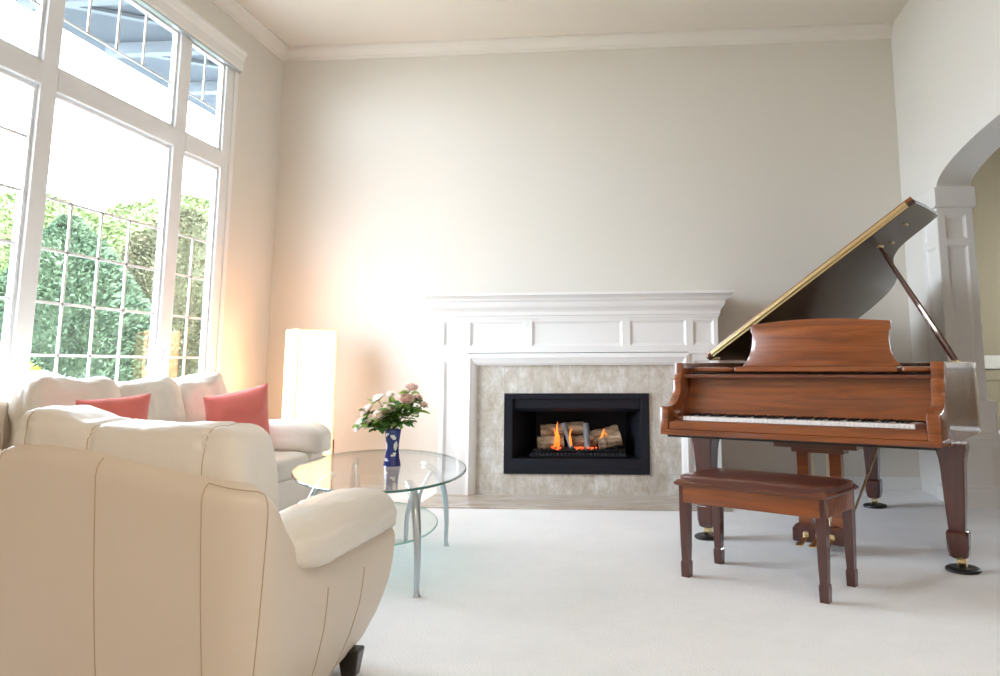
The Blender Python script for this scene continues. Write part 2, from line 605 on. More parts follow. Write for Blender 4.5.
b = BM()
JY = AY1 - 0.02
recessed(b, XR - 0.02, XR + 0.235, 0.0, 2.155, JY - 0.012, [(XR + 0.035, XR + 0.185, 1.92, 2.10), (XR + 0.035, XR + 0.185, 0.80, 1.87)], t=0.034)
recessed(b, AY1 - 0.02, AY1 + 0.30, 0.0, 2.155, XR - 0.022, [(AY1 + 0.03, AY1 + 0.24, 1.92, 2.10), (AY1 + 0.03, AY1 + 0.24, 0.80, 1.87)], t=0.022, horiz='y', flip=1)
box(b, XR - 0.04, XR + 0.255, JY - 0.03, AY1 + 0.33, 2.155, 2.165)
box(b, XR - 0.035, XR + 0.262, JY - 0.03, AY1 + 0.01, 2.165, 2.308, 0.006)
box(b, XR - 0.034, XR + 0.01, JY - 0.02, AY1 + 0.33, 2.165, 2.306)
box(b, XR - 0.03, XR + 0.28, JY - 0.05, AY1 + 0.02, 0.50, 0.74, 0.006)
box(b, XR - 0.034, XR + 0.01, AY1 - 0.06, AY1 + 0.33, 0.0, 0.11, 0.004)
fix(b)
struct('trim_3', b, M['trim'])
# low pedestal wall beyond the pier, with ledge cap and baseboard
b = BM()
box(b, XR + 0.0, XR + 1.6, 5.925, 6.15, 0.0, 0.47)
struct('wall_pedestal', b, M['wall_white'])
b = BM()
box(b, XR + 0.0, XR + 1.6, 5.86, 6.18, 0.47, 0.515, 0.006)
box(b, XR + 0.02, XR + 1.6, 5.885, 5.94, 0.42, 0.47, 0.004)
box(b, XR + 0.0, XR + 1.6, 5.892, 5.93, 0.0, 0.12, 0.004)
box(b, XR + 0.0, XR + 1.6, 5.900, 5.93, 0.119, 0.15, 0.003)
struct('trim_4', b, M['trim'])
# neighbouring room walls
b = BM()
box(b, XR + 0.25, XR + 3.0, 8.6, 8.75, 0, 4.3)
box(b, XR + 0.1, XR + 0.25, YB + 0.15, 8.75, 0, 4.3)
struct('wall_side_room_back', b, M['tan'])
b = BM()
for y0, y1, z0, z1 in ((YF, 6.7, 0, 4.3), (8.2, 8.6, 0, 4.3), (6.7, 8.2, 0, 1.1), (6.7, 8.2, 2.4, 4.3)):
    box(b, XR + 2.9, XR + 3.0, y0, y1, z0, z1)
struct('wall_side_room_right', b, M['tan'])
b = BM()
for y in (6.7, 7.42, 8.14):
    box(b, XR + 2.92, XR + 2.98, y, y + 0.06, 1.1, 2.4)
for z in (1.1, 2.34):
    box(b, XR + 2.92, XR + 2.98, 6.7, 8.2, z, z + 0.06)
struct('side_room_fill_window', b, M['frame'])  # unseen window added to let daylight into the side room
b = BM()
box(b, XR + 0.25, XR + 3.0, YF, 8.75, 4.3, 4.4)
struct('ceiling_side_room', b, M['ceiling'])
b = BM()
box(b, XR + 0.25, XR + 2.9, 8.565, 8.6, 0.95, 1.09, 0.008)
struct('trim_5', b, M['rail'])
b = BM()
for k in range(4):
    recessed(b, XR + 0.25 + k * 0.66, XR + 0.9 + k * 0.66, 0.1, 0.94, 8.58, [(XR + 0.35 + k * 0.66, XR + 0.82 + k * 0.66, 0.2, 0.84)], t=0.019, rec=0.01)
struct('trim_6', fix(b), M['tan'])


# ------------------------------------------------------------------ windows
def make_window(name, Y0, main=True):
    """a six-light window unit in the left wall; Y0 = near edge of its opening"""
    root = bpy.data.objects.new(name, None)
    COL.objects.link(root)
    root['kind'] = 'structure'
    root.location = (XL, Y0, 0)
    H = 3.50
    Z0 = 0.62
    L = W1[1] - W1[0]                       # 2.68
    xo, xi = -0.075, 0.0                    # frame depth
    m1 = (0.67, 0.79)
    m2 = (1.915, 2.05)
    tz = (2.57, 2.71)
    b = BM()
    box(b, xo, xi, 0, 0.16, Z0, H, 0.004)
    box(b, xo, xi, L - 0.14, L, Z0, H, 0.004)
    box(b, xo, xi, m1[0], m1[1], Z0 + .08, H - .06, 0.004)
    box(b, xo, xi, m2[0], m2[1], Z0 + .08, H - .06, 0.004)
    box(b, xo, xi, 0.16, L - 0.14, H - 0.06, H, 0.003)
    box(b, xo, xi, 0.16, L - 0.14, Z0, Z0 + 0.08, 0.004)
    for a0, a1 in ((0.16, m1[0]), (m1[1], m2[0]), (m2[1], L - 0.14)):
        box(b, xo, xi + 0.004, a0, a1, tz[0] + 0.005, tz[1] - 0.005, 0.004)
    new_obj('window_frame', b, M['frame'], root)
    # thin inner sashes
    bays = ((0.16, m1[0]), (m1[1], m2[0]), (m2[1], L - 0.14))
    for a0, a1 in bays:
        for z0, z1 in ((Z0 + 0.08, tz[0]), (tz[1], H - 0.06)):
            b = BM()
            s = 0.022
            for bx_ in ((a0, a0 + s, z0, z1), (a1 - s, a1, z0, z1), (a0 + s, a1 - s, z0, z0 + s), (a0 + s, a1 - s, z1 - s, z1)):
                box(b, -0.06, -0.02, bx_[0], bx_[1], bx_[2], bx_[3], 0.003)
            sash = new_obj('sash', b, M['frame'], root)
            b = BM()
            box(b, -0.045, -0.039, a0 + s, a1 - s, z0 + s, z1 - s)
            new_obj('pane', b, M['glass_pane'], sash)
            # grille between the glazing
            b = BM()
            w = 0.008
            n = 2 if (a1 - a0) < 0.7 else 4
            if n == 2:
                cols = [(a0 + a1) / 2]
            else:
                cols = [a0 + 0.245 + 0.265 * k for k in range(3)]
            if z0 < 2:
                rows = [0.775, 1.072, 1.37, 1.672, 1.965]
                if a0 < 0.3:
                    rows.append(2.27)
                ztop = rows[-1]
            else:
                rows = [3.04]
            if z0 < 2:
                for r in rows:
                    box(b, -0.047, -0.037, a0 + s, a1 - s, r - w, r + w)
                for c in cols:
                    box(b, -0.047, -0.037, c - w, c + w, z0 + s, ztop)
            else:
                box(b, -0.047, -0.037, a0 + s, a1 - s, 3.04 - w * .7, 3.04 + w * .7)
                for c in cols:
                    box(b, -0.047, -0.037, c - w, c + w, 3.04, z1 - s)
            new_obj('grille', b, M['frame'], sash)
    # reveal, casing strip, sill, valance
    b = BM()
    box(b, -0.03, 0.012, L - 0.035, L + 0.02, Z0, H, 0.003)
    box(b, -0.03, 0.012, -0.02, 0.035, Z0, H, 0.003)
    new_obj('casing', b, M['trim'], root)
    b = BM()
    box(b, -0.03, 0.05, -0.05, L + 0.05, Z0 - 0.03, Z0, 0.006)
    new_obj('window_sill', b, M['trim'], root)
    b = BM()
    vp = [(0, 3.44), (0.035, 3.44), (0.04, 3.46), (0.04, 3.53), (0.048, 3.545), (0.055, 3.575), (0.065, 3.59), (0.065, 3.61), (0, 3.61)]
    rings(b, [[(d, -0.06, z) for d, z in vp], [(d, L + 0.035, z) for d, z in vp]])
    new_obj('valance', fix(b), M['trim'], root)
    b = BM()
    box(b, 0.0, 0.035, -0.04, L + 0.02, 3.425, 3.44)
    new_obj('shade_roller', b, M['steel'], root)
    if main:
        b = BM()
        for yy in (m2[0] + 0.05,):
            box(b, xi, xi + 0.014, yy, yy + 0.03, 1.02, 1.12, 0.003)
            tube(b, [(xi + 0.02, yy + 0.015, 1.10), (xi + 0.035, yy + 0.01, 1.06), (xi + 0.03, yy - 0.01, 1.01)], 0.008)
        new_obj('window_latch', b, M['frame'], root)
    return root


make_window('window_1', W1[0])
# ------------------------------------------------------------------ outside
b = BM()
box(b, -40, -3.6, -10, 45, -0.45, -0.35)
o = new_obj('lawn', b, M['lawn'])
o['kind'] = 'structure'
b = BM()
box(b, -4.75, -3.53, -3.0, 8.5, 3.76, 3.80)
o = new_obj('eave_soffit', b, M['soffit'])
tag(o, 'pale blue grey roof eave overhanging outside the tall window', 'eave')
b = BM()
for k in range(10):
    y = -1.6 + k * 0.95
    box(b, -4.6, -3.55, y, y + 0.09, 3.66, 3.76)
    prism(b, [(-4.55, y + .1, 3.755), (-4.45, y + .1, 3.755), (-3.6, y + .72, 3.755), (-3.7, y + .72, 3.755)], (0, 0, -0.03))
fix(b)
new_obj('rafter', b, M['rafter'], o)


def foliage(bm, prof, n, leaf, c=(0, 0, 0), seed=1, jitter=0.25, squash=1.0):
    """leaf sprays scattered in the outer shell of a lathe-like crown; prof = [(radius, z), ...]"""
    rnd = random.Random(seed)
    zs = [p[1] for p in prof]
    rsr = [p[0] for p in prof]
    for _ in range(n):
        z = rnd.uniform(zs[0], zs[-1])
        R = interp(zs, rsr, z)
        if rnd.random() > (R / max(rsr)) ** 0.7 + 0.1:
            continue
        th = rnd.uniform(0, 2 * PI)
        lump = 1 + 0.35 * noise.noise(Vector((math.cos(th) * 1.6 + seed, math.sin(th) * 1.6, z * 0.9)))
        r = R * lump * (1 - jitter * rnd.random() ** 2)
        p = Vector((c[0] + r * math.cos(th), c[1] + r * math.sin(th) * squash, c[2] + z))
        d = Vector((math.cos(th) + rnd.uniform(-.8, .8), math.sin(th) + rnd.uniform(-.8, .8), rnd.uniform(-0.3, 1.1))).normalized()
        s = d.cross(Vector((rnd.uniform(-1, 1), rnd.uniform(-1, 1), rnd.uniform(-1, 1)))).normalized()
        L = leaf * rnd.uniform(0.45, 1.1)
        q = [p - d * L * 0.5, p + s * L * 0.28, p + d * L * 0.6, p - s * L * 0.28]
        bm.faces.new([bm.verts.new(v) for v in q])
    return bm


def tree(name, label, loc, prof, n, leaf, m, trunk_h, seed, squash=1.0, cat='tree', trunk_r=0.15, group=None):
    t = thing(name, label, cat, loc, group=group)
    b = BM()
    foliage(b, prof, n, leaf, seed=seed, squash=squash)
    core = [(max(r * 0.72, 0.02), z) for r, z in prof]
    rs = []
    for r, z in core:
        rs.append([(r * (1 + 0.2 * noise.noise(Vector((math.cos(a) * 2 + seed, math.sin(a) * 2, z)))) * math.cos(a), r * squash * math.sin(a), z) for a in [2 * PI * k / 20 for k in range(20)]])
    rings(b, rs)
    new_obj('foliage', b, m, t)
    b = BM()
    tube(b, [(0, 0, 0), (0.03, 0.02, trunk_h * 0.5), (0, 0, trunk_h)], [trunk_r, trunk_r * 0.8, trunk_r * 0.5], 10)
    new_obj('trunk', b, M['bark'], t)
    return t


GZ = -0.35
tree('conifer', 'tall dark blue-green conifer filling the middle of the window view', (-8.6, 10.8, GZ), [(0.3, 0.05), (1.15, 0.4), (1.2, 1.2), (1.0, 2.2), (0.6, 3.0), (0.1, 3.6)], 42000, 0.09, M['conifer'], 1.2, 3)
tree('conifer', 'olive and brown tinged conifer to the right of the dark one outside', (-8.1, 12.9, GZ), [(0.3, 0.05), (1.1, 0.5), (1.2, 1.6), (1.1, 2.8), (0.7, 3.6), (0.15, 4.1)], 36000, 0.09, M['conifer2'], 1.2, 5)
tree('conifer', 'blue-green conifer seen through the narrow right window light', (-8.6, 16.8, GZ), [(0.3, 0.05), (1.3, 0.5), (1.5, 1.8), (1.4, 3.4), (0.9, 4.6), (0.2, 5.4)], 32000, 0.10, M['conifer'], 1.2, 9)
tree('leafy_tree', 'light green leafy tree left of the dark conifer outside', (-12.7, 15.0, GZ), [(0.8, 0.3), (2.2, 1.0), (2.5, 2.2), (2.4, 3.4), (1.7, 4.3), (0.4, 4.9)], 36000, 0.13, M['broad'], 2.0, 11)
tree('leafy_tree', 'light green leafy tree behind the conifers outside the window', (-13.2, 21.0, GZ), [(0.8, 0.4), (2.4, 1.2), (2.8, 3.0), (2.7, 4.5), (1.9, 5.6), (0.4, 6.2)], 36000, 0.15, M['broad'], 2.0, 13)
tree('leafy_tree', 'green leafy tree at the far left edge of the window view', (-14.2, 10.0, GZ), [(0.8, 0.5), (1.9, 1.2), (2.0, 2.2), (1.6, 3.2), (0.9, 4.0), (0.2, 4.4)], 30000, 0.13, M['broad'], 1.8, 17)
tree('silver_shrub', 'pale silvery shrub just outside the window sill', (-6.3, 7.6, GZ), [(0.5, 0.1), (0.9, 0.4), (0.95, 0.8), (0.6, 1.15), (0.1, 1.3)], 6000, 0.10, M['silverleaf'], 0.4, 19, cat='shrub', trunk_r=0.05)
tree('silver_shrub', 'pale silvery shrub outside, lower right of the big pane', (-5.2, 9.6, GZ), [(0.5, 0.1), (0.8, 0.4), (0.85, 0.8), (0.6, 1.1), (0.1, 1.25)], 5000, 0.10, M['silverleaf'], 0.4, 21, cat='shrub', trunk_r=0.05)
tree('flowering_shrub', 'low green shrub topped with yellow flowers outside the window', (-7.9, 8.9, GZ), [(0.4, 0.1), (0.7, 0.4), (0.75, 0.9), (0.5, 1.3), (0.1, 1.42)], 5000, 0.10, M['broad'], 0.4, 23, cat='shrub', trunk_r=0.05)
ft_ = [o for o in COL.objects if o.name == 'flowering_shrub'][0]
b = BM()
foliage(b, [(0.35, 1.1), (0.5, 1.3), (0.2, 1.5)], 700, 0.10, seed=4)
new_obj('blossom', b, M['yellow'], ft_)
b = BM()
box(b, -18, -9.2, 5.0, 9.8, -0.35, -0.32)
o = new_obj('garden_path', b, M['stone_path'])
o['kind'] = 'structure'
b = BM()
box(b, -6.0, -3.55, -8, 9, -0.34, -0.30)
o = new_obj('bounce_patio', b, M['stone_path'])  # pale paving added by the house to bounce neutral light indoors
o['kind'] = 'structure'


def wobj(name, bm, m, parent, smooth=False):
    """mesh written in room coordinates, stored under a thing whose Empty stands elsewhere"""
    root = parent
    while root.parent is not None:
        root = root.parent
    mw = Matrix.LocRotScale(root.location, root.rotation_euler, (1, 1, 1))
    bm.transform(mw.inverted())
    return new_obj(name, bm, m, parent, smooth)


# ------------------------------------------------------------------ fireplace
FC, FY = -0.5585, 6.18
mt = thing('fireplace_mantel', 'white panelled fireplace mantel with crown shelf against the back wall', 'fireplace mantel', (FC, FY, 0))
HW = 1.1035     # half width of the body
# chimney breast body: frieze board and pilasters
b = BM()
box(b, FC - HW, FC + HW, FY + 0.02, YB - 0.005, 1.105, 1.40)
pans = [(-1.0775, -0.9185), (-0.8615, -0.4315), (-0.3675, 0.3495 + .0), (0.4035 + .0, 0.8275), (0.8895, 1.0445)]
pans = [(-1.072, -0.912), (-0.858, -0.420), (-0.358, 0.358), (0.420, 0.858), (0.912, 1.072)]
recessed(b, FC - HW, FC + HW, 1.105, 1.40, FY, [(FC + a, FC + c, 1.155, 1.352) for a, c in pans], t=0.03, rec=0.013)
fix(b)
wobj('frieze', b, M['trim'], mt)
for s in (-1, 1):
    b = BM()
    x0, x1 = sorted((FC + s * HW, FC + s * (HW - 0.225)))
    box(b, x0, x1, FY + 0.02, YB - 0.005, 0.012, 1.105)
    recessed(b, x0, x1, 0.012, 1.09, FY, [(x0 + 0.04, x1 - 0.055, 0.17, 1.04)], t=0.03, rec=0.013)
    box(b, x0 - 0.006, x1 + 0.006, FY - 0.008, FY + 0.05, 1.09, 1.105, 0.003)
    fix(b)
    wobj('pilaster', b, M['trim'], mt)
# architrave around the marble
b = BM()
ow, iw, ot, it_ = HW - 0.225, HW - 0.30, 1.10, 1.005
pr_ = [(0.0, 0.0), (0.0, -0.008), (0.35, -0.016), (0.55, -0.006), (0.8, 0.004), (1.0, 0.02), (1.0, 0.06), (0.0, 0.06)]
rs = []
for (X, Z) in (('L', 0), ('L', 1), ('R', 1), ('R', 0)):
    r = []
    for t, d in pr_:
        w = ow + (iw - ow) * t
        z = (ot + (it_ - ot) * t) if Z else 0.012
        r.append((FC + (-w if X == 'L' else w), FY + d, z))
    rs.append(r)
rings(b, rs)
fix(b)
wobj('architrave', b, M['trim'], mt)
# crown shelf, mitred round three sides
b = BM()
cp = [(0.0, 1.375), (0.012, 1.375), (0.014, 1.392), (0.022, 1.40), (0.022, 1.425), (0.03, 1.44), (0.05, 1.462), (0.058, 1.48), (0.062, 1.505), (0.078, 1.512), (0.085, 1.528), (0.10, 1.545), (0.118, 1.552), (0.118, 1.572), (0.0, 1.572)]
rs = [[(FC - HW - d, YB - 0.004, z) for d, z in cp], [(FC - HW - d, FY - d, z) for d, z in cp], [(FC + HW + d, FY - d, z) for d, z in cp], [(FC + HW + d, YB - 0.004, z) for d, z in cp]]
rings(b, rs)
box(b, FC - HW, FC + HW, FY, YB - 0.005, 1.39, 1.57)
fix(b)
wobj('mantel_shelf', b, M['trim'], mt)
# marble surround: four slabs with an opening
FX0, FX1, FZ0, FZ1 = -1.142, 0.001, 0.168, 0.786
b = BM()
sx0, sx1 = FC - iw - 0.01, FC + iw + 0.01
for x0, x1, z0, z1 in ((sx0, FX0, 0.012, 1.01), (FX1, sx1, 0.012, 1.01), (FX0, FX1, FZ1, 1.01), (FX0, FX1, 0.012, FZ0)):
    box(b, x0, x1, FY + 0.045, FY + 0.07, z0, z1)
g = 0.0012
for x in (FX0 - 0.03 + .03, FX1, -0.86, -0.57, -0.28):
    for z0, z1 in ((0.012, FZ0), (FZ1, 1.0)):
        box(b, x - g, x + g, FY + 0.0445, FY + 0.05, z0, z1, mi=1)
for z in (FZ0, FZ1, 0.375, 0.58):
    for x0, x1 in ((sx0, FX0), (FX1, sx1)):
        box(b, x0, x1, FY + 0.0445, FY + 0.05, z - g, z + g, mi=1)
wobj('marble_surround', b, [M['marble'], M['grout']], mt)
# hearth slab flush with the carpet
b = BM()
box(b, FC - HW - 0.02, FC + HW + 0.02, 5.66, FY + 0.07, 0.0, 0.012, 0.003)
h_ = new_obj('hearth_slab', b, M['hearth'])
tag(h_, 'flat beige marble hearth slab set in the carpet before the fireplace', 'hearth')

# gas firebox insert
fb = thing('firebox', 'black metal gas firebox set in the marble surround', 'firebox', (FC, FY + 0.04, FZ0))
ix0, ix1, iz0, iz1 = -1.075, -0.062, 0.284, 0.744
yf_ = FY + 0.03
b = BM()
box(b, FX0, ix0, yf_, yf_ + 0.03, FZ0, FZ1, 0.002)
box(b, ix1, FX1, yf_, yf_ + 0.03, FZ0, FZ1, 0.002)
box(b, ix0, ix1, yf_, yf_ + 0.03, iz1, FZ1, 0.002)
box(b, ix0, ix1, yf_, yf_ + 0.03, FZ0, iz0, 0.002)
box(b, FX0 + 0.01, FX1 - 0.01, yf_ - 0.006, yf_, 0.752, 0.775, 0.002)
box(b, FX0 + 0.06, FX1 - 0.06, yf_ - 0.006, yf_, 0.19, 0.225, 0.002)
wobj('face_frame', b, M['firebox'], fb)
b = BM()
yb_ = 6.62
dz = 0.0
q = 0.13
P0 = [(ix0, yf_ + 0.02), (ix1, yf_ + 0.02), (ix1 - q, yb_), (ix0 + q, yb_)]
for k in ((0, 3), (3, 2), (2, 1)):
    a, c = P0[k[0]], P0[k[1]]
    b.faces.new([b.verts.new(v) for v in ((a[0], a[1], iz0), (c[0], c[1], iz0), (c[0], c[1], iz1), (a[0], a[1], iz1))])
for z in (iz0, iz1):
    b.faces.new([b.verts.new((x, y, z)) for x, y in P0])
bmesh.ops.remove_doubles(b, verts=b.verts[:], dist=1e-5)
r_ = bmesh.ops.solidify(b, geom=b.faces[:], thickness=0.008)
wobj('fire_chamber', b, M['firebrick'], fb)
b = BM()
prism(b, [(ix0 + 0.01, yf_ + 0.03, iz1), (ix0 + 0.01, yf_ + 0.03, iz1 - 0.075), (ix0 + 0.01, yf_ + 0.06, iz1 - 0.10), (ix0 + 0.01, yf_ + 0.075, iz1 - 0.10), (ix0 + 0.01, yf_ + 0.075, iz1)], (ix1 - ix0 - 0.02, 0, 0))
fix(b)
wobj('hood', b, M['firebox'], fb)
b = BM()
for k in range(7):
    y = 6.33 + k * 0.035
    tube(b, [(-0.93, y, 0.335), (-0.2, y, 0.335)], 0.006, 6)
for x in (-0.9, -0.56, -0.23):
    tube(b, [(x, 6.32, 0.33), (x, 6.56, 0.33)], 0.007, 6)
    tube(b, [(x, 6.32, 0.33), (x, 6.32, 0.29)], 0.006, 6)
    tube(b, [(x, 6.55, 0.33), (x, 6.55, 0.29)], 0.006, 6)
wobj('grate', b, M['black'], fb)
b = BM()
box(b, -0.95, -0.18, 6.30, 6.33, 0.29, 0.315, 0.004)
for k in range(26):
    x = -0.93 + k * 0.029
    box(b, x, x + 0.015, 6.292, 6.302, 0.292, 0.325, 0.003)
wobj('ember_tray', b, M['coal'], fb)


def nx(x):
    return -0.565 + (x + 0.56) * 0.87


def logmesh(p0, p1, r, seed, m, name, label):
    p0, p1 = Vector(p0), Vector(p1)
    p0.x, p1.x = nx(p0.x), nx(p1.x)
    n = 12
    path = [p0.lerp(p1, k / n) for k in range(n + 1)]
    path = [p + Vector((0, noise.noise(Vector((seed, k * .4, 0))) * .012, noise.noise(Vector((seed, k * .4, 5))) * .012)) for k, p in enumerate(path)]
    b = BM()
    d = (p1 - p0).normalized()
    a = d.cross(Vector((0, 0, 1))).normalized()
    c = d.cross(a)
    rs = []
    for k, p in enumerate(path):
        rs.append([p + (a * math.cos(t) + c * math.sin(t)) * r * (1 + 0.22 * noise.noise(Vector((math.cos(t) * 1.7 + seed, math.sin(t) * 1.7, k * .35)))) for t in [2 * PI * j / 16 for j in range(16)]])
    rings(b, rs)
    fix(b)
    me = (p0 + p1) / 2
    bmesh.ops.translate(b, vec=-me, verts=b.verts[:])
    o = new_obj(name, b, m, None, True)
    o.location = me
    return tag(o, label, 'log', 'ceramic logs in the gas fire')


logmesh((-0.92, 6.43, 0.475), (-0.52, 6.47, 0.50), 0.050, 1, M['log'], 'fire_log', 'upper left fire log resting on the lower one')
logmesh((-0.94, 6.37, 0.385), (-0.70, 6.40, 0.40), 0.052, 2, M['log'], 'fire_log', 'lower left split fire log with pale cut end')
logmesh((-0.66, 6.44, 0.39), (-0.40, 6.45, 0.40), 0.050, 3, M['log'], 'fire_log', 'short fire log at the back centre of the grate')
logmesh((-0.48, 6.42, 0.43), (-0.20, 6.46, 0.48), 0.045, 4, M['log'], 'fire_log', 'upper right fire log behind the pale split one')
logmesh((-0.38, 6.36, 0.38), (-0.17, 6.38, 0.43), 0.055, 5, M['log'], 'fire_log', 'pale split fire log at the right end of the grate')
logmesh((-0.62, 6.36, 0.34), (-0.70, 6.42, 0.54), 0.020, 6, M['ash'], 'fire_branch', 'thin grey branch leaning on the left fire logs')
logmesh((-0.47, 6.35, 0.34), (-0.50, 6.43, 0.54), 0.024, 7, M['ash'], 'fire_branch', 'grey forked branch standing upright in the middle of the fire')
b = BM()
rnd = random.Random(5)
for k in range(90):
    c = (nx(rnd.uniform(-0.92, -0.2)), rnd.uniform(6.33, 6.40), 0.335 + rnd.random() * 0.02)
    s = rnd.uniform(0.012, 0.026)
    soft(b, c, (s, s, s * 0.8), 2.6, 2)
o = new_obj('coal_bed', b, M['coal'])
tag(o, 'bed of small dark coals along the front of the fire grate', 'coals')
o['kind'] = 'stuff'
b = BM()
for k in range(34):
    c = (nx(rnd.choice((rnd.uniform(-0.80, -0.72), rnd.uniform(-0.60, -0.32)))), rnd.uniform(6.325, 6.36), 0.345 + rnd.random() * 0.015)
    s = rnd.uniform(0.010, 0.022)
    soft(b, c, (s, s, s * 0.8), 2.6, 2)
o = new_obj('ember_bed', b, M['ember'])
tag(o, 'glowing orange embers among the dark coals of the fire', 'embers')
o['kind'] = 'stuff'
for i, (x, y, z, h, w, lb) in enumerate(((-0.745, 6.34, 0.36, 0.20, 0.035, 'tall faint reddish flame at the left of the fire'), (-0.63, 6.34, 0.37, 0.15, 0.026, 'bright narrow orange flame left of the grey branch'), (-0.34, 6.335, 0.38, 0.13, 0.040, 'broad orange flame on the right fire logs'))):
    b = BM()
    for j in ((1,) if i == 1 else (0, 1) if i == 0 else (1, 2)):
        path = []
        rad = []
        for k in range(11):
            t = k / 10
            path.append((nx(x) + (j - 1) * w * 0.7 + math.sin(t * 4 + j * 2 + i) * 0.008 * t * 2, y + j * 0.01, z + t * h * (1 - 0.25 * abs(j - 1))))
            rad.append(max(0.001, w * 0.42 * (math.sin(min(1, t * 1.25 + .12) * PI) ** 0.8 if t < .7 else (1 - t) * 1.9)))
        tube(b, path, rad, 10)
    o = new_obj('flame', b, M['flame'], None, True)
    tag(o, lb, 'flame', 'gas flames')

# ------------------------------------------------------------------ floor lamp (lit paper box lamp in the corner)
lp = thing('floor_lamp', 'tall lit rectangular paper floor lamp glowing orange in the corner behind the sofa', 'floor lamp', (-2.75, 6.22, 0), math.radians(46))
LX, LY, LZ0, LZ1 = 0.155, 0.13, 0.30, 1.30
b = BM()
box(b, -LX, LX, -LY, -LY + 0.003, LZ0, LZ1)
new_obj('paper_shade', b, M['paper'], lp)
b = BM()
box(b, -LX, LX, LY - 0.003, LY, LZ0, LZ1)
new_obj('paper_shade_back', b, M['paper_back'], lp)
b = BM()
box(b, -LX - 0.004, -LX, -LY, LY, LZ0, LZ1)
new_obj('paper_shade_side', b, M['paper_side'], lp)
b = BM()
box(b, LX, LX + 0.004, -LY, LY, LZ0, LZ1)
new_obj('paper_shade_side', b, M['paper_back'], lp)
for sx_ in (-1, 1):
    for sy_k in (-1, 1):
        b = BM()
        box(b, sx_ * (LX + 0.012) - 0.006, sx_ * (LX + 0.012) + 0.006, sy_k * LY - 0.006, sy_k * LY + 0.006, 0.0, 0.42 if sx_ > 0 else 0.3)
        new_obj('leg', b, M['lamp_metal'], lp)
b = BM()
box(b, -LX - 0.008, -LX + 0.002, -LY - 0.006, -LY + 0.004, LZ0, LZ1)
box(b, LX - 0.002, LX + 0.008, -LY - 0.006, -LY + 0.004, LZ0, LZ1)
for z_ in (LZ0, LZ1 - 0.008):
    box(b, -LX, LX, -LY - 0.005, -LY, z_, z_ + 0.008)
new_obj('shade_frame', b, M['paper_back'], lp)
b = BM()
box(b, -LX - 0.01, LX + 0.012, -LY - 0.003, LY + 0.003, LZ0 - 0.012, LZ0)
new_obj('base_frame', b, M['lamp_metal'], lp)


# ------------------------------------------------------------------ upholstery
def station_body(stations, zt_steps=16, arc=5):
    """stations: list of dict(c=(x,y), n=(nx,ny) outward normal, top, th, k flare factor, lean)"""
    rs = []
    for s in stations:
        c, n, top, th, k, lean = s['c'], s['n'], s['top'], s['th'], s['k'], s['lean']
        z0 = 0.07

        def flare(z):
            return -k * interp([0.05, 0.10, 0.18, 0.28, 0.36, 0.50], [0.15, 0.115, 0.075, 0.036, 0.018, 0.0], z) + lean * (z - 0.4) * 0.12 + 0.012 * math.sin(min(1, z / top) * PI)
        ring = []
        rr = min(0.05, th * 0.45)
        for i in range(zt_steps + 1):
            z = z0 + (top - rr - z0) * i / zt_steps
            ring.append((flare(z), z))
        fo_ = flare(top - rr)
        for i in range(1, arc + 1):
            a = PI / 2 * i / arc
            ring.append((fo_ - rr + rr * math.cos(a), top - rr + rr * math.sin(a)))
        for i in range(0, arc + 1):
            a = PI / 2 * i / arc
            ring.append((fo_ - th + rr - rr * math.sin(a), top - rr + rr * math.cos(a)))
        for i in range(6):
            z = (top - rr) + (z0 - top + rr) * (i + 1) / 6
            ring.append((fo_ - th + 0.02 * (i / 6), z))
        rs.append([(c[0] + n[0] * o_, c[1] + n[1] * o_, z) for o_, z in ring])
    return rs


def ring_seam(parent, src, c, axis, rad=1.0, r=0.0013, a0=0.0, a1=2 * PI, n=60, name='seam'):
    """stitched seam lying on a cushion: rays shot inwards in the plane through c perpendicular to axis"""
    from mathutils.bvhtree import BVHTree
    me = src.data
    bt = BVHTree.FromPolygons([src_loc(src) + v.co for v in me.vertices], [tuple(p.vertices) for p in me.polygons])
    ax = Vector(axis).normalized()
    u = ax.cross(Vector((0, 0, 1))).normalized()
    w = Vector((0, 0, 1))
    pts = []
    for k in range(n + 1):
        a = a0 + (a1 - a0) * k / n
        d = u * math.cos(a) + w * math.sin(a)
        hit = bt.ray_cast(Vector(c) + d * rad, -d)
        if hit[0] is not None:
            pts.append(hit[0] + d * 0.0004)
    b = BM()
    tube(b, pts, r, 6)
    return wobj(name, b, M['seam'], parent, True)


def src_loc(o):
    while o.parent is not None:
        o = o.parent
    return Vector(o.location)


# ---- armchair in the foreground, back to the camera
AX0, AY0_, AX1, AY1_ = -1.76, 1.985, -0.932, 1.86      # rear outer corners (left, right)
ach = thing('armchair', 'cream leather armchair seen from behind in the left foreground', 'armchair', (-1.30, 2.35, 0))
# outline: front-left -> rear-left -> rear-right -> front-right, rounded corners
FLt, RLt, RRt, FRt = Vector((-1.80, 2.85)), Vector((AX0, AY0_)), Vector((AX1, AY1_)), Vector((-0.872, 2.735))


def arc_pts(c, r, a0, a1, n):
    return [Vector((c[0] + r * math.cos(a0 + (a1 - a0) * k / n), c[1] + r * math.sin(a0 + (a1 - a0) * k / n))) for k in range(n + 1)]


def round_path(pts, r, n=6):
    out = [pts[0]]
    for i in range(1, len(pts) - 1):
        p, a, c = pts[i], pts[i - 1], pts[i + 1]
        d0 = (a - p).normalized()
        d1 = (c - p).normalized()
        s = p + d0 * r
        e = p + d1 * r
        for k in range(n + 1):
            t = k / n
            out.append((1 - t) ** 2 * s + 2 * t * (1 - t) * p + t * t * e)
    out.append(pts[-1])
    return out


